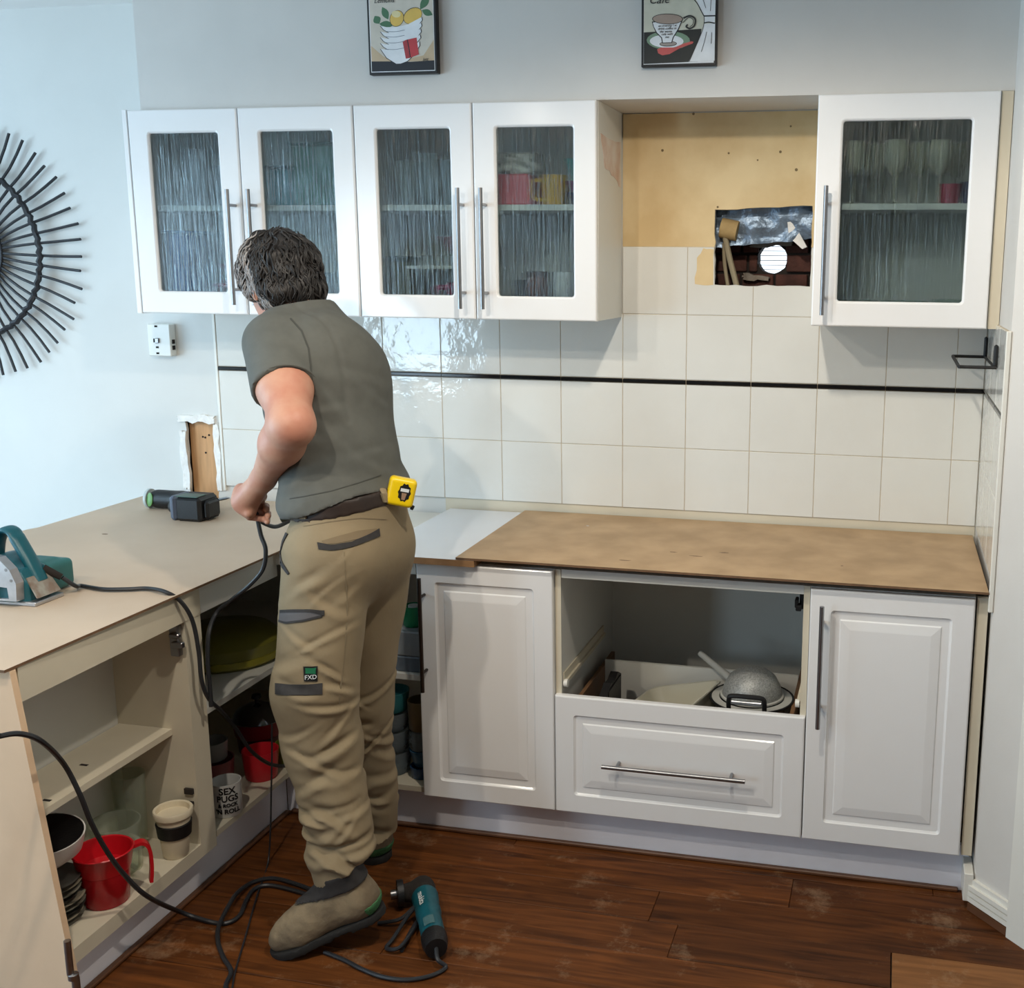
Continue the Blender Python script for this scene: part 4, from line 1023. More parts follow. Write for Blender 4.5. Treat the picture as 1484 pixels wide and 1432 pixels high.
# ---- open drawer contents
ZD = .2005
M_GREYP = mat('grey_enamel', (178, 178, 172), .3, var=.04)
pt = thing('cooking_pot', 'pale cooking pot with a black loop handle in the drawer', 'pot', (.475, -.40, ZD))
c = (.475, -.40, ZD)
obj('body', lathe([(.001, 0), (.085, 0), (.090, .006), (.094, .235), (.112, .238), (.113, .243), (.092, .245), (.088, .24), (.084, .008), (.001, .006)], c, 36), M_GREYP, pt, True)
obj('rim_ring', tube([(c[0] + .116 * math.cos(a), c[1] + .116 * math.sin(a), c[2] + .242) for a in np.linspace(0, 2 * math.pi, 48, endpoint=False)], .0035, 6, closed=True), M_BLACK, pt, True)
obj('loop_handle', tube(spline([(.432, -.505, .437), (.430, -.535, .455), (.431, -.545, .490), (.438, -.547, .500), (.478, -.549, .502), (.518, -.547, .500), (.526, -.545, .490), (.526, -.535, .455), (.524, -.505, .437)], 5), .0065, 8), M_BLACK, pt, True)
obj('handle_plate', box(.436, .520, -.549, -.543, .476, .487, .002), M_ALU, pt)
cl = thing('colander', 'upturned grey mesh colander with a stub handle on the pot', 'colander', (.475, -.395, .446))
cz = .4465
M_MESH = mat('mesh_grey', (150, 152, 150), .5, .3, var=.25, vscale=220)
obj('mesh_dome', lathe([(.083, 0), (.0845, .004), (.080, .028), (.066, .055), (.042, .073), (.018, .081), (.001, .082)], (.475, -.395, cz), 40), M_MESH, cl, True)
obj('rim', tube([(.475 + .0855 * math.cos(a), -.395 + .0855 * math.sin(a), cz + .002) for a in np.linspace(0, 2 * math.pi, 40, endpoint=False)], .0045, 6, closed=True), M_GREYP, cl, True)
obj('handle', tube([(.405, -.33, cz + .018), (.30, -.25, cz + .058)], [.011, .009], 10), M_GREYP, cl, True)
tr_ = thing('roasting_tray', 'cream roasting tray standing tilted in the drawer', 'tray', (.23, -.38, ZD))
Mt = Matrix.Translation((.235, -.405, .412)) @ Matrix.Rotation(math.radians(-14), 4, 'Z') @ Matrix.Rotation(math.radians(-16), 4, 'Y')
def dish(w, d_, h, rim, r):
    R = lambda s_, z, rad: [(x, y, z) for x, y in rrect(-w * s_ - 0, w * s_, -d_ * s_, d_ * s_, rad)]
    return ringloft([R(.86, -h, r), R(1, 0, r), R(1 + rim, .001, r * 1.1), R(1 + rim, .005, r * 1.1), R(.985, .004, r), R(.85, -h + .004, r)])
obj('pan', xform(dish(.115, .13, .06, .05, .03), Mt), mat('cream_enamel', (206, 202, 184), .25, var=.03), tr_, True)
bk = thing('black_pouch', 'black folded pouch wedged beside the roasting tray', 'pouch', (.115, -.40, ZD))
obj('pouch_body', prism([(-.50, .2005), (-.33, .2005), (-.325, .45), (-.36, .468), (-.40, .455), (-.44, .462), (-.49, .44)], .055, .078, 'x'), M_BLACK, bk)
obj('pouch_flap', box(.078, .0815, -.48, -.34, .36, .452, .001), M_BLACK, bk)

# ================================================================== TOOLS AND CORDS
BT = .8337
pn = thing('power_planer', 'teal electric planer with a loop handle on the peninsula sheet', 'planer', (-1.25, -1.155, BT))
obj('sole_plate', box(-1.40, -1.113, -1.203, -1.110, BT, BT + .010, .002), M_ALU, pn)
def pbody(p):
    prof = rbox(p, (-1.27, -1.156, .873), (.135, .042, .045), .012)
    cut = ((p[..., 0] + 1.116) * .88 + (p[..., 2] - .845) * .47)          # sloped nose
    d = np.maximum(prof, cut)
    hump = np.maximum(cone(p, (-1.235, -1.195, .862), (-1.235, -1.118, .862), .078, .078), BT + .009 - p[..., 2])
    return smin(.01, d, hump)
obj('motor_body', relax(nets(pbody, (-1.42, -1.21, BT), (-1.10, -1.10, .96), .004)), M_TEAL, pn, True)
obj('motor_housing', relax(nets(lambda p: smin(.012, rbox(p, (-1.190, -1.072, .873), (.044, .045, .036), .014), rbox(p, (-1.215, -1.085, .88), (.05, .035, .035), .012)), (-1.28, -1.125, BT), (-1.13, -1.02, .93), .004)), M_TEALD, pn, True)
hp = spline([(-1.140, -1.150, .880), (-1.163, -1.148, .925), (-1.196, -1.143, .975), (-1.214, -1.139, .996), (-1.236, -1.138, .997), (-1.252, -1.14, .97), (-1.258, -1.145, .925)], 5)
rings = []
for i, p in enumerate(hp):
    d = hp[min(i + 1, len(hp) - 1)] - hp[max(i - 1, 0)]; d /= np.linalg.norm(d)
    n_ = np.cross(d, (0, 1, 0)); n_ /= np.linalg.norm(n_); w_ = .021 if i < 22 else .018; t_ = .011 if i < 12 else .008
    rings.append([p + np.array([0, w_ * math.cos(a), 0]) * (abs(math.cos(a)) ** -.4 if abs(math.cos(a)) > .05 else 1) + n_ * t_ * math.sin(a) for a in np.linspace(0, 2 * math.pi, 14, endpoint=False)])
obj('loop_handle', ringloft(rings), M_TEAL, pn, True)
lp = [(-1.1165, .846), (-1.1445, .898)]
obj('rating_plate', fixn([(lp[0][0] + .0035, -1.193, lp[0][1] + .006), (lp[0][0] + .0035, -1.119, lp[0][1] + .006), (lp[1][0] + .0035, -1.123, lp[1][1]), (lp[1][0] + .0035, -1.190, lp[1][1]),
                          (lp[0][0] - .001, -1.193, lp[0][1] + .006), (lp[0][0] - .001, -1.119, lp[0][1] + .006), (lp[1][0] - .001, -1.123, lp[1][1]), (lp[1][0] - .001, -1.190, lp[1][1])], [(0, 1, 2, 3), (7, 6, 5, 4), (0, 4, 5, 1), (1, 5, 6, 2), (2, 6, 7, 3), (3, 7, 4, 0)]), mat('worn_plate', (176, 174, 164), .4, .5, var=.2, vscale=40, col2=(150, 132, 118)), pn)
cov = [(-1.205, .955), (-1.185, .952), (-1.157, .925), (-1.143, .893), (-1.146, .850), (-1.30, .850), (-1.30, .94), (-1.25, .955)]
op = [(-1.168, .882), (-1.166, .856), (-1.198, .854), (-1.200, .884)]
obj('belt_cover', prism(cov, -1.222, -1.198, 'y', [op]), M_ALU, pn)
obj('chip_chute', prism([(p[0], p[1]) for p in op], -1.206, -1.199, 'y'), M_DARK, pn)
for x, z in ((-1.166, .925), (-1.155, .90)): obj('screw', tube([(x, -1.2225, z), (x, -1.220, z)], .004, 8), M_STEEL, pn)
obj('cord_collar', tube([(-1.150, -1.128, .905), (-1.118, -1.108, .880)], [.011, .008], 10), M_DARK, pn, True)
obj('depth_knob', tube([(-1.29, -1.15, .935), (-1.29, -1.15, .962)], .02, 14), M_BLACK, pn, True)

dr_ = thing('cordless_drill', 'black cordless drill with green tail ring lying on the peninsula sheet', 'drill', (-1.40, -.26, BT))
obj('motor_housing', relax(nets(lambda p: smin(.015, cone(p, (-1.52, -.195, BT + .032), (-1.36, -.205, BT + .034), .0305, .030), cone(p, (-1.43, -.205, BT + .031), (-1.385, -.295, BT + .033), .026, .024)), (-1.56, -.33, BT), (-1.32, -.15, BT + .08), .004)), M_BLACK, dr_, True)
obj('tail_ring', xform(lathe([(.0315, 0), (.0325, .004), (.0315, .009), (.022, .0095), (.001, .0095)], (0, 0, 0), 24), Matrix.Translation((-1.545, -.197, BT + .0325)) @ Matrix.Rotation(math.radians(90), 4, 'Y') @ Matrix.Rotation(math.pi, 4, 'X')), mat('pale_grey_plastic', (186, 196, 196), .4), dr_, True)
obj('tail_badge', xform(lathe([(.022, 0), (.023, .003), (.016, .0045), (.001, .0045)], (0, 0, 0), 20, .55, 1.), Matrix.Translation((-1.531, -.222, BT + .034)) @ Matrix.Rotation(math.radians(-12), 4, 'Z') @ Matrix.Rotation(math.radians(82), 4, 'X')), mat('lime_green', (88, 138, 62), .4), dr_, True)
obj('chuck', tube([(-1.362, -.205, BT + .036), (-1.33, -.207, BT + .037), (-1.306, -.208, BT + .038)], [.024, .022, .014], 14), M_STEEL, dr_, True)
obj('drill_bit', tube([(-1.308, -.208, BT + .039), (-1.262, -.21, BT + .050), (-1.25, -.21, BT + .052)], [.004, .0045, .0015], 8), M_STEEL, dr_, True)
bt = obj('battery_foot', box(-1.375, -1.352, -.345, -.255, BT + .0005, BT + .078, .008), mat('grey_blue_plastic', (88, 98, 116), .45), dr_)
obj('battery', box(-1.351, -1.262, -.350, -.250, BT + .0002, BT + .078, .010), M_BLACK, dr_)
obj('battery_edge', box(-1.262, -1.246, -.335, -.262, BT + .006, BT + .066, .010), M_BLACK, dr_)
obj('battery_trim', box(-1.345, -1.27, -.349, -.30, BT + .0782, BT + .0815, .001), mat('drill_green_grey', (70, 96, 88), .45), dr_)

gr = thing('angle_grinder', 'teal angle grinder lying on the floor beside the raised boot', 'grinder', (-.24, -1.0, 0))
ga, gb = np.array([-.302, -.905, .036]), np.array([-.176, -1.118, .034]); gd = (gb - ga) / np.linalg.norm(gb - ga)
gs = np.array([gd[1], -gd[0], 0]) * -1     # sideways (towards image left)
obj('motor_body', relax(nets(lambda p: smin(.012, cone(p, ga + gd * .03, ga + gd * .10, .034, .029), cone(p, ga + gd * .10, gb - gd * .03, .0285, .0295)), (-.36, -1.15, 0), (-.13, -.86, .08), .004)), M_TEAL, gr, True)
obj('tail_cap', tube([gb - gd * .045, gb - gd * .02, gb + gd * .004], [.0312, .0312, .026], 18), M_BLACK, gr, True)
obj('gear_head', relax(nets(lambda p: smin(.014, cone(p, ga - gd * .025, ga + gd * .02, .028, .033), cone(p, ga - gd * .012, ga - gd * .012 - gs * .042 + [0, 0, -.002], .027, .024)), (-.40, -1.0, 0), (-.24, -.82, .08), .004)), M_DARK, gr, True)
q = ga - gd * .012 - gs * .050
obj('wheel_guard', tube([q, q - gs * .016], .034, 22), M_BLACK, gr, True)
obj('spindle', tube([q - gs * .016, q - gs * .032], .012, 12), M_STEEL, gr, True)
Vt, Ft = text_vf('makita', .021, .0006)
up = np.array([0, 0, 1.]); tv = []
for v in Vt:
    ang = math.radians(64) + v.y / .0315
    side = gs * math.cos(ang) * -1 + up * math.sin(ang)
    side = -gs * math.cos(ang) + up * math.sin(ang)
    tv.append(ga + gd * (.072 + v.x) + (.0322 + v.z + .0006) * side)
obj('lettering', (tv, Ft), mat('print_white', (220, 224, 224), .5), gr)
ln_ = []
for s_ in np.linspace(.155, .19, 4):
    for a in np.linspace(50, 100, 6): ln_.append(ga + gd * s_ + .0305 * (-gs * math.cos(math.radians(a)) + up * math.sin(math.radians(a))))
fq = [(i * 6 + j, i * 6 + j + 1, (i + 1) * 6 + j + 1, (i + 1) * 6 + j) for i in range(3) for j in range(5)]
lo_ = [p + 0.0005 * (p - (ga + gd * .17)) / .03 for p in ln_]
obj('rating_label', (lo_, fq), mat('label_grey', (70, 104, 108), .5), gr)

def cord(name, pts, r, label, n=6):
    o = obj(name, tube(spline(pts, n), r, 8), M_CORD, None, True)
    return tag(o, label, 'cord')
z0 = .0062
# planer lead: over the bench edge and down into the corner cabinet
cord('electric_lead', [(-1.117, -1.107, .879), (-1.100, -1.085, .852), atz(118, 849, .8405), atz(150, 854, .8405), atz(185, 854, .8405), atz(215, 853, .8405), atz(240, 858, .842), atx(262, 872, -.856), atx(279, 900, -.846), atx(288, 945, -.842), atx(292, 985, -.84), atx(302, 1012, -.838), atx(320, 1030, -.838), atx(342, 1056, -.838), atx(362, 1086, -.838), atx(384, 1104, -.84), atx(404, 1110, -.842), atx(425, 1108, -.842)], .0052, 'dark power lead running from the planer over the bench edge')
# lead held in the hand
HC = aty(371, 738, -.892)
cord('electric_lead', [aty(425, 752, -.70), aty(402, 763, -.76), aty(386, 760, -.82), aty(374, 752, -.87), HC + [.001, 0, -.012], aty(378, 775, -.895), aty(385, 797, -.90), aty(381, 825, -.90), aty(362, 848, -.905), aty(335, 870, -.91), atx(314, 888, -.845), atx(303, 915, -.838), atx(301, 955, -.836), atx(304, 995, -.834), atx(306, 1024, -.833)], .0055, 'dark power lead drooping from the hand of the man')
# thin flex hanging beside the trousers
cord('thin_flex', [atx(394, 1048, -.80), atx(394, 1100, -.80), atx(393, 1150, -.80), atx(392, 1200, -.80), atz(388, 1252, .004), atz(372, 1300, .004), atz(355, 1360, .004), atz(340, 1412, .004), atz(335, 1450, .004)], .0024, 'thin dark flex hanging to the floor by the near leg')
# long lead from the front, across the open bay and over the floor
cord('extension_lead', [(-2.3, -2.3, z0), (-1.7, -1.95, z0), (-1.42, -1.82, .03), (-1.27, -1.77, .20), aty(-60, 1085, -1.70), aty(0, 1067, -1.64), aty(32, 1064, -1.60), aty(62, 1076, -1.56), atx(93, 1108, -.852), atx(116, 1152, -.842), atx(132, 1192, -.838), atx(155, 1234, -.835), atx(182, 1270, -.83), atx(215, 1300, -.82), atz(262, 1322, .03), atz(305, 1336, z0), atz(328, 1338, z0), atz(347, 1327, z0), atz(357, 1305, z0), atz(368, 1289, z0), atz(388, 1283, z0), atz(420, 1289, z0), atz(456, 1300, z0), atz(500, 1316, z0)], .0056, 'dark extension lead sweeping past the red jug onto the floor')
cord('extension_lead', [atz(333, 1460, z0), atz(327, 1430, z0), atz(335, 1408, z0), atz(324, 1388, z0), atz(316, 1366, z0), atz(317, 1343, .017), atz(330, 1315, .02), atz(345, 1293, .016), atz(368, 1278, z0), atz(395, 1273, z0), atz(425, 1280, z0), atz(456, 1291, z0), atz(500, 1306, z0)], .0056, 'dark extension lead looping on the floor before the kickboard')
cord('grinder_cord', [gb + gd * .002, gb + gd * .03 + [0, 0, -.012], atz(646, 1402, z0), atz(625, 1414, z0), atz(590, 1420, z0), atz(555, 1416, z0), atz(525, 1405, z0), atz(500, 1392, z0), atz(470, 1380, z0)], .0052, 'dark lead curving from the tail of the angle grinder')
cord('grinder_cord', [atz(548, 1338, z0), atz(580, 1332, .02), atz(603, 1312, .035), atz(588, 1332, .025), atz(570, 1360, .012), atz(560, 1374, z0), atz(578, 1374, .017), atz(596, 1352, .02), atz(604, 1336, .015), atz(592, 1356, z0), atz(582, 1378, z0)], .005, 'dark bunched lead between the raised boot and the angle grinder')

# ================================================================== THE MAN
nv = lambda v: np.array(v, float) / np.linalg.norm(v)
A_ = math.radians(68)
FW = np.array([-math.sin(A_), math.cos(A_), 0]); LF = np.array([-math.cos(A_), -math.sin(A_), 0])
PEL = np.array([-.475, -.87, .97])
LHIP, LKN, LAN = np.array([-.50, -.945, .93]), np.array([-.52, -1.02, .55]), np.array([-.415, -1.085, .175])
RHIP, RKN, RAN = np.array([-.455, -.80, .93]), np.array([-.525, -.778, .48]), np.array([-.525, -.728, .10])
CH, UPB = np.array([-.565, -.80, 1.33]), np.array([-.632, -.765, 1.445])
LSH, RSH = np.array([-.645, -.885, 1.435]), np.array([-.600, -.665, 1.395])
NB, HD = np.array([-.650, -.758, 1.49]), np.array([-.717, -.735, 1.583])
LEL, LWR = np.array([-.508, -1.068, 1.268]), np.array([-.664, -.945, 1.114])
REL, RWR = np.array([-.690, -.53, 1.20]), np.array([-.750, -.585, 1.07])
FH = nv([-.78, .46, -.42]); SH = nv(np.cross(FH, [0, 0, 1])); UH = np.cross(SH, FH)     # head forward, right, up
RH = np.stack([SH, FH, UH], 1)
man = thing('person', 'man in grey t-shirt and khaki work trousers working at the peninsula', 'person', (-.46, -.92, 0))
M_SKIN = mat('skin', (194, 146, 122), .5, var=.06, vscale=18, col2=(184, 126, 104), bump=.06, bscale=90)
M_SHIRT = mat('grey_shirt', (88, 89, 84), .9, var=.06, vscale=30, bump=.12, bscale=22)
M_KHAKI = mat('khaki_canvas', (138, 122, 95), .85, var=.07, vscale=9, bump=.15, bscale=26)
M_KDARK = mat('dark_trim_fabric', (48, 46, 46), .85, var=.15, vscale=60)
M_HAIR = mat('dark_hair', (34, 31, 30), .55, var=.3, vscale=40)
M_HAIRG = mat('greying_hair', (140, 136, 134), .55, var=.3, vscale=60)
M_BOOT = mat('scuffed_boot_suede', (142, 126, 100), .9, var=.15, vscale=16, col2=(112, 98, 78), bump=.3, bscale=60)
def hp_(c, off): return HD + RH @ np.array(off)

def torso_sdf(p, e=0.):
    a = cone(p, PEL + [0, 0, .02], CH, .155 + e, .160 + e, (FW, 1.34))
    b = cone(p, CH, UPB + LF * .015, .160 + e, .100 + e, (FW, 1.28))
    s = cone(p, LSH + LF * -.01, UPB + [0, 0, .0], .062 + e, .085 + e); s2 = cone(p, RSH, UPB, .056 + e, .085 + e)
    back = ell(p, CH - FW * .040 + LF * .022 + [0, 0, .02], (.125 + e, .080 + e, .15 + e), np.stack([LF, FW, [0, 0, 1]], 1))
    return smin(.05, a, b, s, s2, back)
def body_sdf(p):
    d = torso_sdf(p, -.018)
    d = smin(.03, d, cone(p, NB + [0, 0, -.03], hp_(0, (0, -.02, -.06)), .058, .056))
    hd = smin(.03, ell(p, hp_(0, (0, -.01, .02)), (.074, .094, .092), RH), ell(p, hp_(0, (0, .035, -.035)), (.056, .06, .085), RH))
    hd = smin(.008, hd, cone(p, hp_(0, (0, .092, .005)), hp_(0, (0, .112, -.03)), .010, .014))          # nose
    hd = smin(.010, hd, cone(p, hp_(0, (-.035, .082, .024)), hp_(0, (.035, .082, .024)), .012, .012))   # brow
    hd = smin(.010, hd, ell(p, hp_(0, (0, .075, -.105)), (.026, .02, .018), RH))                        # chin
    hd = smin(.005, hd, cone(p, hp_(0, (-.02, .092, -.065)), hp_(0, (.02, .092, -.065)), .007, .007))   # lips
    for s in (-1, 1):
        hd = np.maximum(hd, -ell(p, hp_(0, (s * .031, .098, .006)), (.015, .012, .010), RH))
        hd = smin(.006, hd, ell(p, hp_(0, (s * .078, -.006, -.022)), (.009, .020, .033), RH))
    d = smin(.02, d, hd)
    d = smin(.03, d, cone(p, RSH, REL, .052, .043), cone(p, REL, RWR, .043, .028))
    for h, k, a in ((LHIP, LKN, LAN), (RHIP, RKN, RAN)):
        d = smin(.03, d, cone(p, h, k, .080, .055), cone(p, k, a, .055, .038))
    return d
# near arm and hand at finer resolution
tC = nv([.47, -.88, 0]); rI = nv([.88, .47, 0]); upv = np.array([0, 0, 1.])
K0, K1 = aty(349, 711, -.905), aty(361, 744, -.925)
PALM = .5 * (LWR + .5 * (K0 + K1)) + tC * -.012
fing = []
for i in range(4):
    s_ = i / 3; Kp = K0 + (K1 - K0) * s_; Ln = (.036, .039, .037, .031)[i]
    P1 = Kp - tC * Ln * .80 + rI * Ln * (-.05) - upv * Ln * .45
    P2 = P1 + (rI * .95 - upv * .25) * Ln * 1.35
    P3 = P2 + (tC * .92 + rI * .12) * Ln * .85
    fing.append((Kp, P1, P2, P3))
FCEN = np.mean([f[2] for f in fing], 0)
def arm_sdf(p):
    mid = LEL + (LWR - LEL) * .33
    d = smin(.03, cone(p, LSH + [0, 0, -.01], LSH + (LEL - LSH) * .55, .060, .059), cone(p, LSH + (LEL - LSH) * .55, LEL, .059, .047))
    d = smin(.03, d, cone(p, LEL, mid, .047, .047), cone(p, mid, LWR, .047, .0285, None))
    d = smin(.03, d, ell(p, LEL + nv(LEL - .5 * (LSH + LWR)) * .014, (.026, .026, .028)))
    back = cone(p, LWR, .5 * (K0 + K1) - tC * .010, .027, .034)
    d = smin(.018, d, back, cone(p, K0 - tC * .009, K1 - tC * .009, .0165, .015))
    for i, (a, b, c_, e_) in enumerate(fing):
        r = (.0100, .0102, .0098, .0088)[i]
        f = smin(.004, cone(p, a, b, r * 1.08, r), cone(p, b, c_, r, r * .92), cone(p, c_, e_, r * .92, r * .8))
        d = smin(.0028, d, f)
        d = smin(.005, d, ell(p, a + tC * .0035, (r * 1.08,) * 3))
    tb = LWR + (K0 - LWR) * .25 - tC * .026; t1 = K0 * .55 + LWR * .45 - tC * .046 + rI * .02 - upv * .012; t2 = t1 + (rI * .15 - upv * .9 - tC * .1) * .030
    d = smin(.008, d, cone(p, tb, t1, .015, .0115), cone(p, t1, t2, .0112, .009))
    return d
# far hand: a loose fist in front of the body
def rhand_sdf(p):
    ax = nv([-.05, .25, -.95]); sp_ = nv(np.cross(ax, FW)); nb = np.cross(sp_, ax)
    d = smin(.015, cone(p, REL * .25 + RWR * .75, RWR, .034, .028), cone(p, RWR, RWR + ax * .06, .027, .034, (nb, 1.4)))
    for i in range(4):
        b0 = RWR + ax * .082 + sp_ * (.030 - .020 * i); r = (.0098, .0102, .0098, .0086)[i]; L_ = (.036, .040, .037, .030)[i]
        j1 = b0 + ax * L_ * .8 + nb * L_ * .5; j2 = j1 + (nb * .7 - ax * .4) * L_ * .75; j3 = j2 - (ax * .8 + nb * .2) * L_ * .55
        d = smin(.004, d, smin(.003, cone(p, b0 - ax * .02, j1, r * 1.1, r), cone(p, j1, j2, r, r * .92), cone(p, j2, j3, r * .92, r * .8)))
    t0 = RWR + ax * .03 + sp_ * .028; t1 = RWR + ax * .07 + sp_ * .045 + nb * .025; t2 = t1 + ax * .022 + nb * .016 - sp_ * .012
    return smin(.006, d, cone(p, t0, t1, .015, .0115), cone(p, t1, t2, .0112, .009))
Vr, Fr = relax(nets(rhand_sdf, RWR + [-.13, -.12, -.17], RWR + [.12, .12, .09], .0034), 0)
Vb, Fb = relax(nets(body_sdf, (-.86, -1.16, .06), (-.28, -.44, 1.72), .0075), 1)
Va, Fa = relax(nets(arm_sdf, (-.83, -1.14, .95), (-.42, -.76, 1.52), .0032), 0)
VB = np.concatenate([Vb, Va, Vr]); FB = np.concatenate([Fb, Fa + len(Vb), Fr + len(Vb) + len(Va)])
body = obj('body', (VB, FB), M_SKIN, man, True)
for s in (-1, 1):
    e_ = obj('eye', relax(nets(lambda p: ell(p, hp_(0, (s * .031, .083, .006)), (.0125,) * 3), hp_(0, (s * .031, .083, .006)) - .015, hp_(0, (s * .031, .083, .006)) + .015, .002)), mat('eye_white', (225, 222, 215), .2), body, True)
    c_ = hp_(0, (s * .031, .0945, .006)); obj('iris', tube([c_ - FH * .001, c_ + FH * .0015], .0055, 12), mat('eye_dark', (52, 38, 28), .2), body)

# shirt
SD = nv(LEL - LSH); HEM = LSH + SD * .165
def nz3(p, f, ph=0.):
    x, y, z = p[..., 0] * f + ph, p[..., 1] * f + 1.7 * ph, p[..., 2] * f
    return (np.sin(x + 1.3 * np.sin(z * .8)) * np.sin(y + 1.1 * np.sin(x * .7)) + np.sin(z + 1.6 * np.sin(y * .9)) * .6)
def shirt_sdf(p):
    d = torso_sdf(p, .004) - .021 * np.clip((1.14 - p[..., 2]) / .09, 0, 1)
    d = smin(.06, d, cone(p, NB + [0, 0, -.035], NB + [-.008, .002, .012], .080, .062))
    sl = cone(p, LSH, HEM + SD * .04, .078, .074)
    sl = np.maximum(sl, (p - HEM) @ SD - 0)
    d = smin(.025, d, sl)
    sr = np.maximum(cone(p, RSH, RSH + (REL - RSH) * .62, .074, .068), (p - (RSH + (REL - RSH) * .55)) @ nv(REL - RSH))
    d = smin(.025, d, sr)
    # cloth folds: diagonal drags from the armpit, rumples over the belt
    low = np.clip((1.20 - p[..., 2]) / .15, 0, 1)
    d = d + .0032 * nz3(p, 26.) * (.35 + .65 * low) + .0035 * low * np.sin(p[..., 2] * 95 + 14 * (p @ LF) + 2 * np.sin(p[..., 0] * 30))
    d = d + .004 * np.clip(1 - np.abs((p - LSH) @ LF + .052) / .010, 0, 1) * (p[..., 2] > 1.25) * ((p - LSH) @ LF < -.03)
    g_ = np.random.default_rng(4); ax_ = (p - CH) @ rI
    for _ in range(16):
        zc = g_.uniform(1.05, 1.40); tl = g_.uniform(-1.1, .4); w_ = g_.uniform(.010, .022); sc = g_.uniform(-.10, .12); sw = g_.uniform(.03, .07)
        t_ = (p[..., 2] - zc - tl * (ax_ - sc)) / w_
        d = d + .0055 * t_ * np.exp(-t_ * t_) * np.exp(-((ax_ - sc) / sw) ** 2) * np.clip(.3 + ((p - CH) @ tC) / .05, 0, 1)
    zh = 1.030 + .25 * (p[..., 0] + .60) - .045 * np.clip((-.61 - p[..., 0]) / .04, 0, 1) + .008 * np.sin(p[..., 0] * 21 + p[..., 1] * 9)
    d = np.maximum(d, zh - p[..., 2])
    inner = cone(p, LSH + SD * .132, HEM + SD * .06, .063, .063)
    d = np.maximum(d, -inner)
    d = np.maximum(d, (p - NB - np.array([-.006, .0, .026])) @ nv([-.30, .1, 1]))       # neck line
    d = np.maximum(d, -cone(p, NB + [0, 0, -.005], NB + [-.02, .006, .09], .058, .062))
    return d
shirt = obj('t_shirt', relax(nets(shirt_sdf, (-.84, -1.06, .98), (-.34, -.50, 1.54), .005), 2), M_SHIRT, man, True)
def hem_ring(c, ax, r, r2, name, m, par, n=28):
    ax = nv(ax); u = nv(np.cross(ax, [0.3, .2, 1])); w = np.cross(ax, u)
    obj(name, tube([c + r * (u * math.cos(a) + w * math.sin(a)) for a in np.linspace(0, 2 * math.pi, n, endpoint=False)], r2, 6, closed=True), m, par, True)
hem_ring(HEM - SD * .006, SD, .0725, .0035, 'sleeve_hem', M_SHIRT, shirt)

VS_ = [Vector(v.co) for v in shirt.data.vertices]
BVS = BVHTree.FromPolygons(VS_, [tuple(p.vertices) for p in shirt.data.polygons])
# trousers
def pelvis_sdf(p, e=0.):
    a = cone(p, PEL + [-.002, 0, .085], PEL + [0, 0, -.03], .148 + e, .160 + e, (FW, 1.30))
    bt_ = smin(.04, ell(p, LHIP - FW * .040 + LF * -.012 + [0, 0, -.01], (.092 + e,) * 3), ell(p, RHIP - FW * .024 + LF * .024 + [0, 0, -.01], (.084 + e,) * 3))
    return smin(.05, a, bt_)
WN = nv([-.17, .0, 1.]); WP = np.array([-.475, -.87, 1.048])
def trouser_sdf(p):
    d = pelvis_sdf(p)
    zl = p[..., 2]
    lg = smin(.03, cone(p, LHIP, LKN + [.008, 0, .06], .112, .096), cone(p, LKN + [.008, 0, .06], LKN + [.02, 0, -.08], .096, .090), cone(p, LKN + [.02, 0, -.08], LAN, .090, .074))
    rg = smin(.03, cone(p, RHIP, RKN, .102, .082), cone(p, RKN, RAN, .082, .066))
    def creases(d, axis, zr, seed, n, amp):
        g_ = np.random.default_rng(seed); s_ = (p - axis) @ rI
        dp = (p - axis) @ tC
        for _ in range(n):
            zc = g_.uniform(*zr); tilt = g_.uniform(-.75, .75); w_ = g_.uniform(.008, .018); sc = g_.uniform(-.07, .07); sw = g_.uniform(.03, .07); am = amp * g_.uniform(.5, 1.2); cv = g_.uniform(-5, 5)
            t_ = (p[..., 2] - zc - tilt * s_ - cv * s_ * s_) / w_
            sg = 1 if g_.random() < .72 else -1
            d = d + am * 1.6 * t_ * np.exp(-t_ * t_) * np.exp(-((s_ - sc) / sw) ** 2) * np.clip(.35 + sg * dp / .05, 0, 1)
        return d
    lg = creases(lg, .5 * (LKN + LAN), (.23, .52), 11, 28, .011)
    lg = creases(lg, LKN, (.48, .78), 12, 12, .008)
    lg = creases(lg, LHIP, (.70, .95), 13, 9, .006)
    rg = creases(rg, .5 * (RKN + RAN), (.10, .54), 21, 26, .013)
    lg = lg + .002 * nz3(p, 24, 1.); rg = rg + .002 * nz3(p, 24, 2.)
    # deep horizontal breaks over the near boot
    for zc, am in ((.272, .011), (.36, .006)):
        lg = lg + am * np.exp(-((p[..., 2] - zc - .10 * ((p - LAN) @ rI)) / .008) ** 2) * np.clip(((p - LAN) @ tC) / .03 + .6, 0, 1)
    lg = np.maximum(lg, (LAN + [0, 0, .022] - p) @ nv([-.55, -.10, 1]))
    rg = np.maximum(rg, RAN[2] - .015 - p[..., 2])
    d = smin(.028, d, lg)
    d = smin(.022, d, rg)
    d = d + .0025 * nz3(p, 17, .5) * np.clip((1.0 - zl) / .1, 0, 1)
    d = np.maximum(d, (p - WP) @ WN)
    return d
Vt_, Ft_ = relax(nets(trouser_sdf, (-.70, -1.20, .06), (-.26, -.62, 1.08), .0045), 1)
trs = obj('work_trousers', (Vt_, Ft_), M_KHAKI, man, True)
BV = BVHTree.FromPolygons([Vector(map(float, v)) for v in Vt_], [tuple(map(int, f)) for f in Ft_])
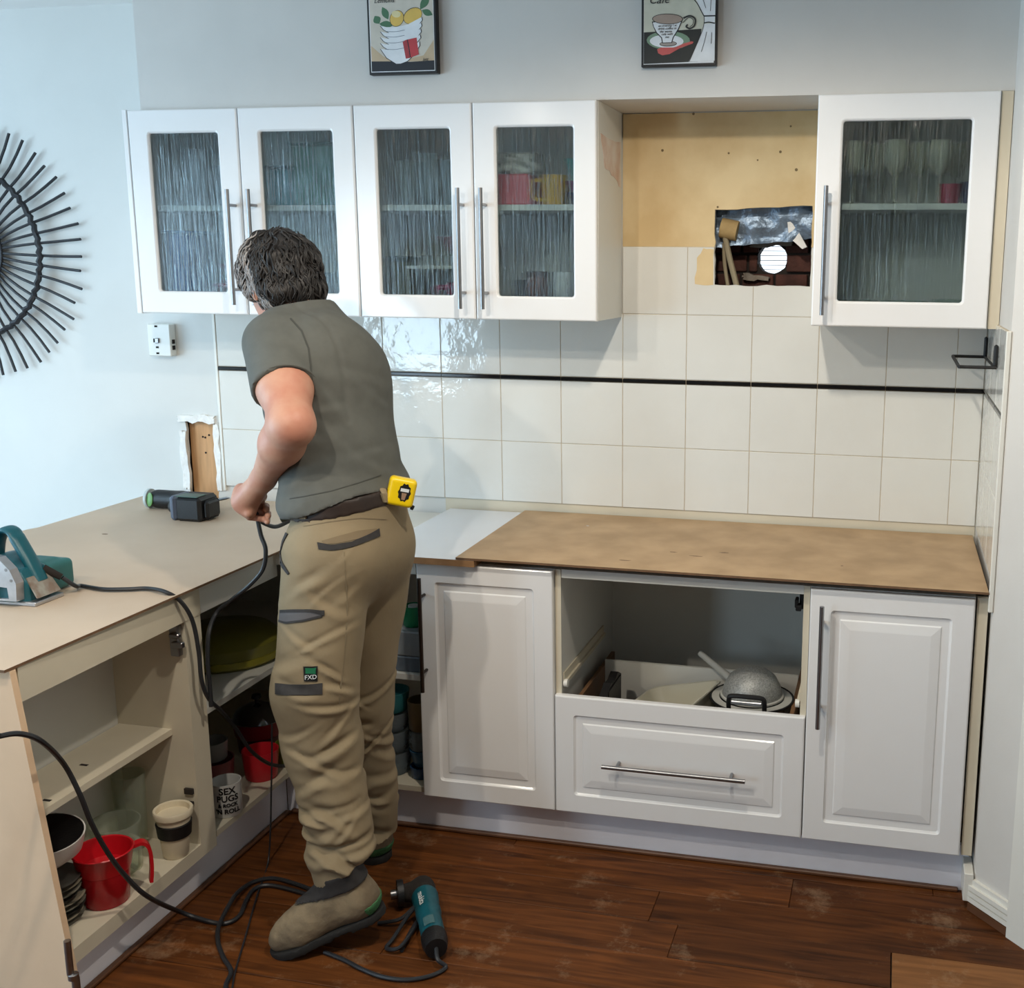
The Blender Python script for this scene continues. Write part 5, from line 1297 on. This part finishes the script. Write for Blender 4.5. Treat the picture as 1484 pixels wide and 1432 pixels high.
def hit(u, v, bv=None):
    d = Vector(nv(ray(u, v))); loc, n_, _, _ = (bv or BV).ray_cast(Vector(CAM), d)
    return (np.array(loc), np.array(n_)) if loc is not None else (None, None)
def drape(name, top, bot, m, parent, off=.0025, nu=14, nvv=4, bv=None):
    """patch on the cloth surface between two pixel polylines"""
    def samp(pl, t):
        s_ = t * (len(pl) - 1); i = min(int(s_), len(pl) - 2); f = s_ - i
        return np.array(pl[i], float) * (1 - f) + np.array(pl[i + 1], float) * f
    V, N = [], []; last = None
    for j in range(nvv + 1):
        for i in range(nu + 1):
            q = samp(top, i / nu) * (1 - j / nvv) + samp(bot, i / nu) * (j / nvv)
            P, n_ = hit(*q, bv)
            if P is None: P, n_ = (last if last else (aty(*q, -.95), tC))
            last = (P, n_)
            if n_ @ (CAM - P) < 0: n_ = -n_
            V.append(P + n_ * off); N.append(n_)
    W_ = nu + 1; F = [(j * W_ + i, j * W_ + i + 1, (j + 1) * W_ + i + 1, (j + 1) * W_ + i) for j in range(nvv) for i in range(nu)]
    k = len(V); V2 = V + [v - n_ * (off + .002) for v, n_ in zip(V, N)]
    F2 = F + [tuple(x + k for x in reversed(f)) for f in F]
    bl = [i for i in range(W_)] + [j * W_ + nu for j in range(1, nvv + 1)] + [nvv * W_ + i for i in range(nu - 1, -1, -1)] + [j * W_ for j in range(nvv - 1, 0, -1)]
    F2 += [(bl[i], bl[(i + 1) % len(bl)], bl[(i + 1) % len(bl)] + k, bl[i] + k) for i in range(len(bl))]
    return obj(name, fixn(V2, F2), m, parent, True)
M_SEAM = mat('shirt_seam', (66, 67, 63), .9)
drape('sleeve_seam', [(420, 462), (436, 480), (446, 505), (449, 530), (450, 556)], [(422, 461), (438.4, 479), (448.6, 505), (451.6, 530), (452.6, 556)], M_SEAM, shirt, .0012, 20, 1, BVS)
drape('hem_stitch', [(420, 722), (440, 719), (480, 711), (520, 699), (552, 688)], [(420, 723.4), (440, 720.4), (480, 712.4), (520, 700.4), (552, 689.4)], M_SEAM, shirt, .0012, 20, 1, BVS)
# belt band and loops
belt = obj('belt', relax(nets(lambda p: np.maximum(pelvis_sdf(p, .004), np.abs((p - WP) @ WN - .006) - .019), (-.70, -1.1, .98), (-.26, -.62, 1.14), .005), 1), mat('dark_leather', (44, 32, 26), .55, var=.2, vscale=30), man, True)
_bv, _bf = [tuple(v.co) for v in belt.data.vertices], [tuple(p.vertices) for p in belt.data.polygons]
BV2 = BVHTree.FromPolygons([Vector(map(float, v)) for v in Vt_] + [Vector(v) for v in _bv], [tuple(map(int, f)) for f in Ft_] + [tuple(i + len(Vt_) for i in f) for f in _bf])
def beltloop(u0, v0, u1, v1, w):
    drape('belt_loop', [(u0 - w, v0), (u0 + w, v0)], [(u1 - w, v1), (u1 + w, v1)], M_KHAKI, trs, .006, 3, 6, BV2)
# pockets, trims
drape('pocket_binding', [(460, 786), (480, 790), (510, 785), (535, 774), (549, 766)], [(462, 796), (482, 798), (510, 793), (536, 783), (550, 777)], M_KDARK, trs, .003)
drape('pocket_opening', [(466, 784), (490, 777), (520, 769), (546, 766)], [(470, 789), (492, 787), (520, 781), (546, 771)], mat('khaki_lining_dark', (122, 106, 82), .9), trs, .0015)  # pocket opening in a slightly darker khaki
drape('side_pocket_binding', [(415, 772), (407, 785), (402, 800), (404, 815), (418, 833)], [(418, 774), (411, 787), (407, 801), (409, 813), (420, 831)], M_KDARK, trs, .003)
drape('thigh_pocket_mouth', [(402, 886), (420, 884), (445, 884), (469, 886)], [(402, 900), (415, 903), (440, 899), (467, 893)], mat('grey_mesh_lining', (92, 90, 92), .9), trs, .0018)
drape('pocket_binding', [(402, 884), (425, 883), (450, 883), (470, 885)], [(402, 888), (425, 887), (450, 887), (470, 892)], M_KDARK, trs, .003)
drape('pocket_binding', [(402, 898), (415, 901), (440, 898), (466, 891)], [(402, 901), (415, 904), (440, 901), (467, 894)], M_KDARK, trs, .003)
drape('knee_strap', [(400, 990), (420, 992), (445, 992), (467, 990)], [(400, 1006), (420, 1008), (445, 1008), (467, 1006)], M_KDARK, trs, .003)
bd_ = drape('badge', [(440, 966), (460, 966)], [(441, 987), (460, 987)], mat('badge_black', (16, 18, 18), .5), trs, .003, 5, 5)
drape('badge_mark', [(443, 968), (458, 968)], [(443, 976), (458, 976)], mat('badge_green', (30, 110, 74), .5), trs, .0038, 4, 3)
Bp, Bn = hit(450.5, 981.5)
Vx, Fx = text_vf('FXD', .0145, .0006)
ex = nv(rI - Bn * (rI @ Bn)); ey = nv(upv - Bn * (upv @ Bn))
obj('badge_letters', ([Bp + ex * v.x + ey * v.y + Bn * (.0052 + v.z) for v in Vx], Fx), mat('print_white', (1, 1, 1)), trs)
drape('seam', [(498, 800), (503, 880), (498, 960), (490, 1020)], [(499.3, 800), (504.3, 880), (499.3, 960), (491.3, 1020)], mat('khaki_seam', (126, 112, 88), .9), trs, .0012, 16, 1)
drape('yoke_seam', [(440, 762), (480, 755), (520, 750), (560, 752)], [(440, 763.4), (480, 756.4), (520, 751.4), (560, 753.4)], MATS['khaki_seam'], trs, .0012, 16, 1)
beltloop(436, 732, 441, 752, 4); beltloop(551, 703, 559, 728, 4)

# boots -------------------------------------------------------------------------
def make_boot(heel, toe_dir, pitch, name_sock=True):
    """boot in local frame: x forward from heel, z up; toes bend flat when the heel is lifted"""
    f = nv([toe_dir[0], toe_dir[1], 0]); s = np.array([-f[1], f[0], 0])
    ca, sa = math.cos(pitch), math.sin(pitch)
    X_ = f * ca - upv * sa; Z_ = upv * ca + f * sa
    R = np.stack([X_, s, Z_], 1)
    def loc(p): return (p - np.array(heel, np.float32)) @ R.astype(np.float32)
    def up_sdf(p):
        q = loc(p)
        d = smin(.03, cone(q, (.045, 0, .055), (.20, 0, .045), .043, .044), cone(q, (.20, 0, .042), (.245, 0, .036), .044, .034))
        d = smin(.03, d, cone(q, (.050, 0, .06), (.060, 0, .15), .045, .046), cone(q, (.10, 0, .10), (.16, 0, .07), .035, .036))
        d = d + .0006 * np.sin(q[..., 0] * 160 + 6 * np.sin(q[..., 2] * 50)) * (q[..., 0] > .12) + .0015 * nz3(q, 60)
        return np.maximum(np.maximum(d, .018 - q[..., 2]), q[..., 2] - .155)
    def sole_sdf(p):
        q = loc(p)
        o_ = smin(.02, cone(q * [1, 1, 0], (.045, 0, 0), (.10, 0, 0), .045, .043), cone(q * [1, 1, 0], (.10, 0, 0), (.215, 0, 0), .043, .049), cone(q * [1, 1, 0], (.215, 0, 0), (.245, 0, 0), .049, .040))
        d = np.maximum(o_, np.abs(q[..., 2] - .010) - .0105)
        return np.maximum(d, -rbox(q, (.105, 0, -.002), (.022, .08, .008), .002))
    pts = np.array([np.array(heel) + R @ np.array(c_) for c_ in ((-.03, -.07, -.02), (.31, .07, .17), (-.03, .07, .17), (.31, -.07, -.02), (-.03, -.07, .17), (.31, .07, -.02))])
    b = obj('boot', relax(nets(up_sdf, pts.min(0) - .02, pts.max(0) + .02, .005), 1), M_BOOT, man, True)
    obj('boot_sole', relax(nets(sole_sdf, pts.min(0) - .02, pts.max(0) + .02, .005), 0), mat('boot_sole_black', (28, 27, 26), .8, var=.2), b, True)
    hc = lambda c_: np.array(heel) + R @ np.array(c_)
    obj('heel_tab', relax(nets(lambda p: np.maximum(np.maximum(np.abs(up_sdf(p)) - .003, np.abs(loc(p)[..., 2] - .036) - .014), loc(p)[..., 0] - .035), hc((0, 0, .03)) - .07, hc((0, 0, .03)) + .07, .004), 1), mat('boot_green', (62, 112, 70), .7, var=.15), b, True)
    obj('boot_cuff', relax(nets(lambda p: np.maximum(np.abs(up_sdf(p) + .001) - .006, np.abs(loc(p)[..., 2] - .130) - .022), pts.min(0), pts.max(0) + .02, .003), 2), M_KDARK, b, True)
    return R
HEEL = np.array([-.325, -1.068, .082])
make_boot(HEEL, (-.175, -.075), math.radians(19))
make_boot((-.487, -.730, .0), (-.26, .075), 0.)

# hair ---------------------------------------------------------------------------
def hair_sdf(p):
    d = smin(.03, ell(p, hp_(0, (0, -.014, .024)), (.092, .110, .098), RH), ell(p, hp_(0, (0, -.052, -.040)), (.078, .058, .062), RH))
    q = (p - HD) @ RH
    face = q[..., 1] - .062 + .5 * np.clip(.03 - q[..., 2], 0, .2)
    d = np.maximum(d, face)
    d = np.maximum(d, -.098 - q[..., 2])
    return d + .0045 * nz3(p, 75, .3) + .003 * nz3(p, 140, 1.1)
hair = obj('hair', relax(nets(hair_sdf, HD - .15, HD + .15, .005), 1), M_HAIR, man, True)
Vh = np.array([v.co for v in hair.data.vertices])
BH = BVHTree.FromPolygons([Vector(v) for v in Vh], [tuple(p.vertices) for p in hair.data.polygons])
def lockset(name, m, cond, n, rr, seed, lf=0.):
    g_ = np.random.default_rng(seed); VF = []; tries = 0
    crown = hp_(0, (0, -.045, .11))
    while len(VF) < n and tries < n * 20:
        tries += 1
        i = g_.integers(len(Vh)); P = Vh[i].copy(); q = (P - HD) @ RH
        if not cond(q, g_): continue
        path = []; ph = g_.uniform(0, 6.28); amp = g_.uniform(.003, .007); L_ = g_.uniform(.04, .075)
        for k in range(9):
            near, nn, _, _ = BH.find_nearest(Vector(P))
            nn = np.array(nn); near = np.array(near)
            dwn = nv((P - crown) * .6 + np.array([0, 0, -.05])); dwn = dwn - nn * (dwn @ nn); dwn = nv(dwn); sd_ = np.cross(nn, dwn)
            lift = .0035 + lf + (.006 * (k / 8) ** 2)
            path.append(near + nn * lift + sd_ * amp * math.sin(ph + k * .95))
            P = near + dwn * L_ / 8
        VF.append(tube(path, [rr * s_ for s_ in (.5, .9, 1, 1, .95, .85, .7, .5, .15)], 5))
    return obj(name, join(*VF), m, hair, True)
lk = lockset('hair_locks', M_HAIR, lambda q, g_: q[1] < .06 and q[2] > -.10, 760, .0029, 3); lk['kind'] = 'stuff'
lk = lockset('grey_hair_locks', M_HAIRG, lambda q, g_: q[0] < -.045 and q[1] > -.05 and q[2] > -.09, 190, .0020, 5, .0022); lk['kind'] = 'stuff'

# tape measure clipped to the belt
BTm = aty(580, 712, -.765)
BP, Bn2 = hit(580, 735)
tmx = nv([.86, .46, .0]); tmn = nv(np.cross(tmx, [0, 0, 1])); tmn = tmn if tmn @ tC > 0 else -tmn
roll = math.radians(-14); tx = tmx * math.cos(roll) + upv * math.sin(roll); tz = -tmx * math.sin(roll) + upv * math.cos(roll)
TR = np.stack([tx, -tmn, tz], 1)
hb, hn, _, _ = BVHTree.FromPolygons([v.co for v in belt.data.vertices], [tuple(p.vertices) for p in belt.data.polygons]).ray_cast(Vector(CAM), Vector(nv(ray(571, 713))))
TC = (np.array(hb) + nv(np.array(hn) * 1.0) * .021 if hb is not None else BTm)
tm = thing('tape_measure', 'yellow tape measure clipped to the back of the belt', 'tape measure', TC - np.array([0, 0, .035]))
M_YEL = mat('tape_yellow', (238, 202, 16), .35, var=.03)
obj('case', relax(nets(lambda p: rbox((p - TC) @ TR, (0, 0, 0), (.033, .019, .035), .010), TC - .06, TC + .06, .003), 1), M_YEL, tm, True)
def onface(poly, d0, d1, name, m):
    V = [TC + TR @ np.array([x, -d, z]) for d in (d0, d1) for x, z in poly]; n = len(poly)
    F = [tuple(range(n)), tuple(range(2 * n - 1, n - 1, -1))] + [(i, (i + 1) % n, (i + 1) % n + n, i + n) for i in range(n)]
    obj(name, fixn(V, F), m, tm)
ros = [(.006 + (.016 if i % 2 else .0185) * math.cos(a) * .85, .002 + (.02 if i % 2 else .0235) * math.sin(a)) for i, a in enumerate(np.linspace(0, 2 * math.pi, 20, endpoint=False))]
onface(ros, .0185, .0198, 'emblem', M_BLACK)
onface([(-.004, .012), (.016, .012), (.016, .004), (-.004, .004)], .0195, .0203, 'emblem_band', mat('print_white', (1, 1, 1)))
onface([(.0, .001), (.012, .001), (.010, -.016), (.002, -.016)], .0195, .0203, 'emblem_tongue', mat('emblem_tan', (150, 120, 96), .5))
obj('tape_hook', tube([TC + TR @ np.array([.030, -.006, -.032]), TC + TR @ np.array([.037, -.006, -.034])], .006, 6), M_BLACK, tm)
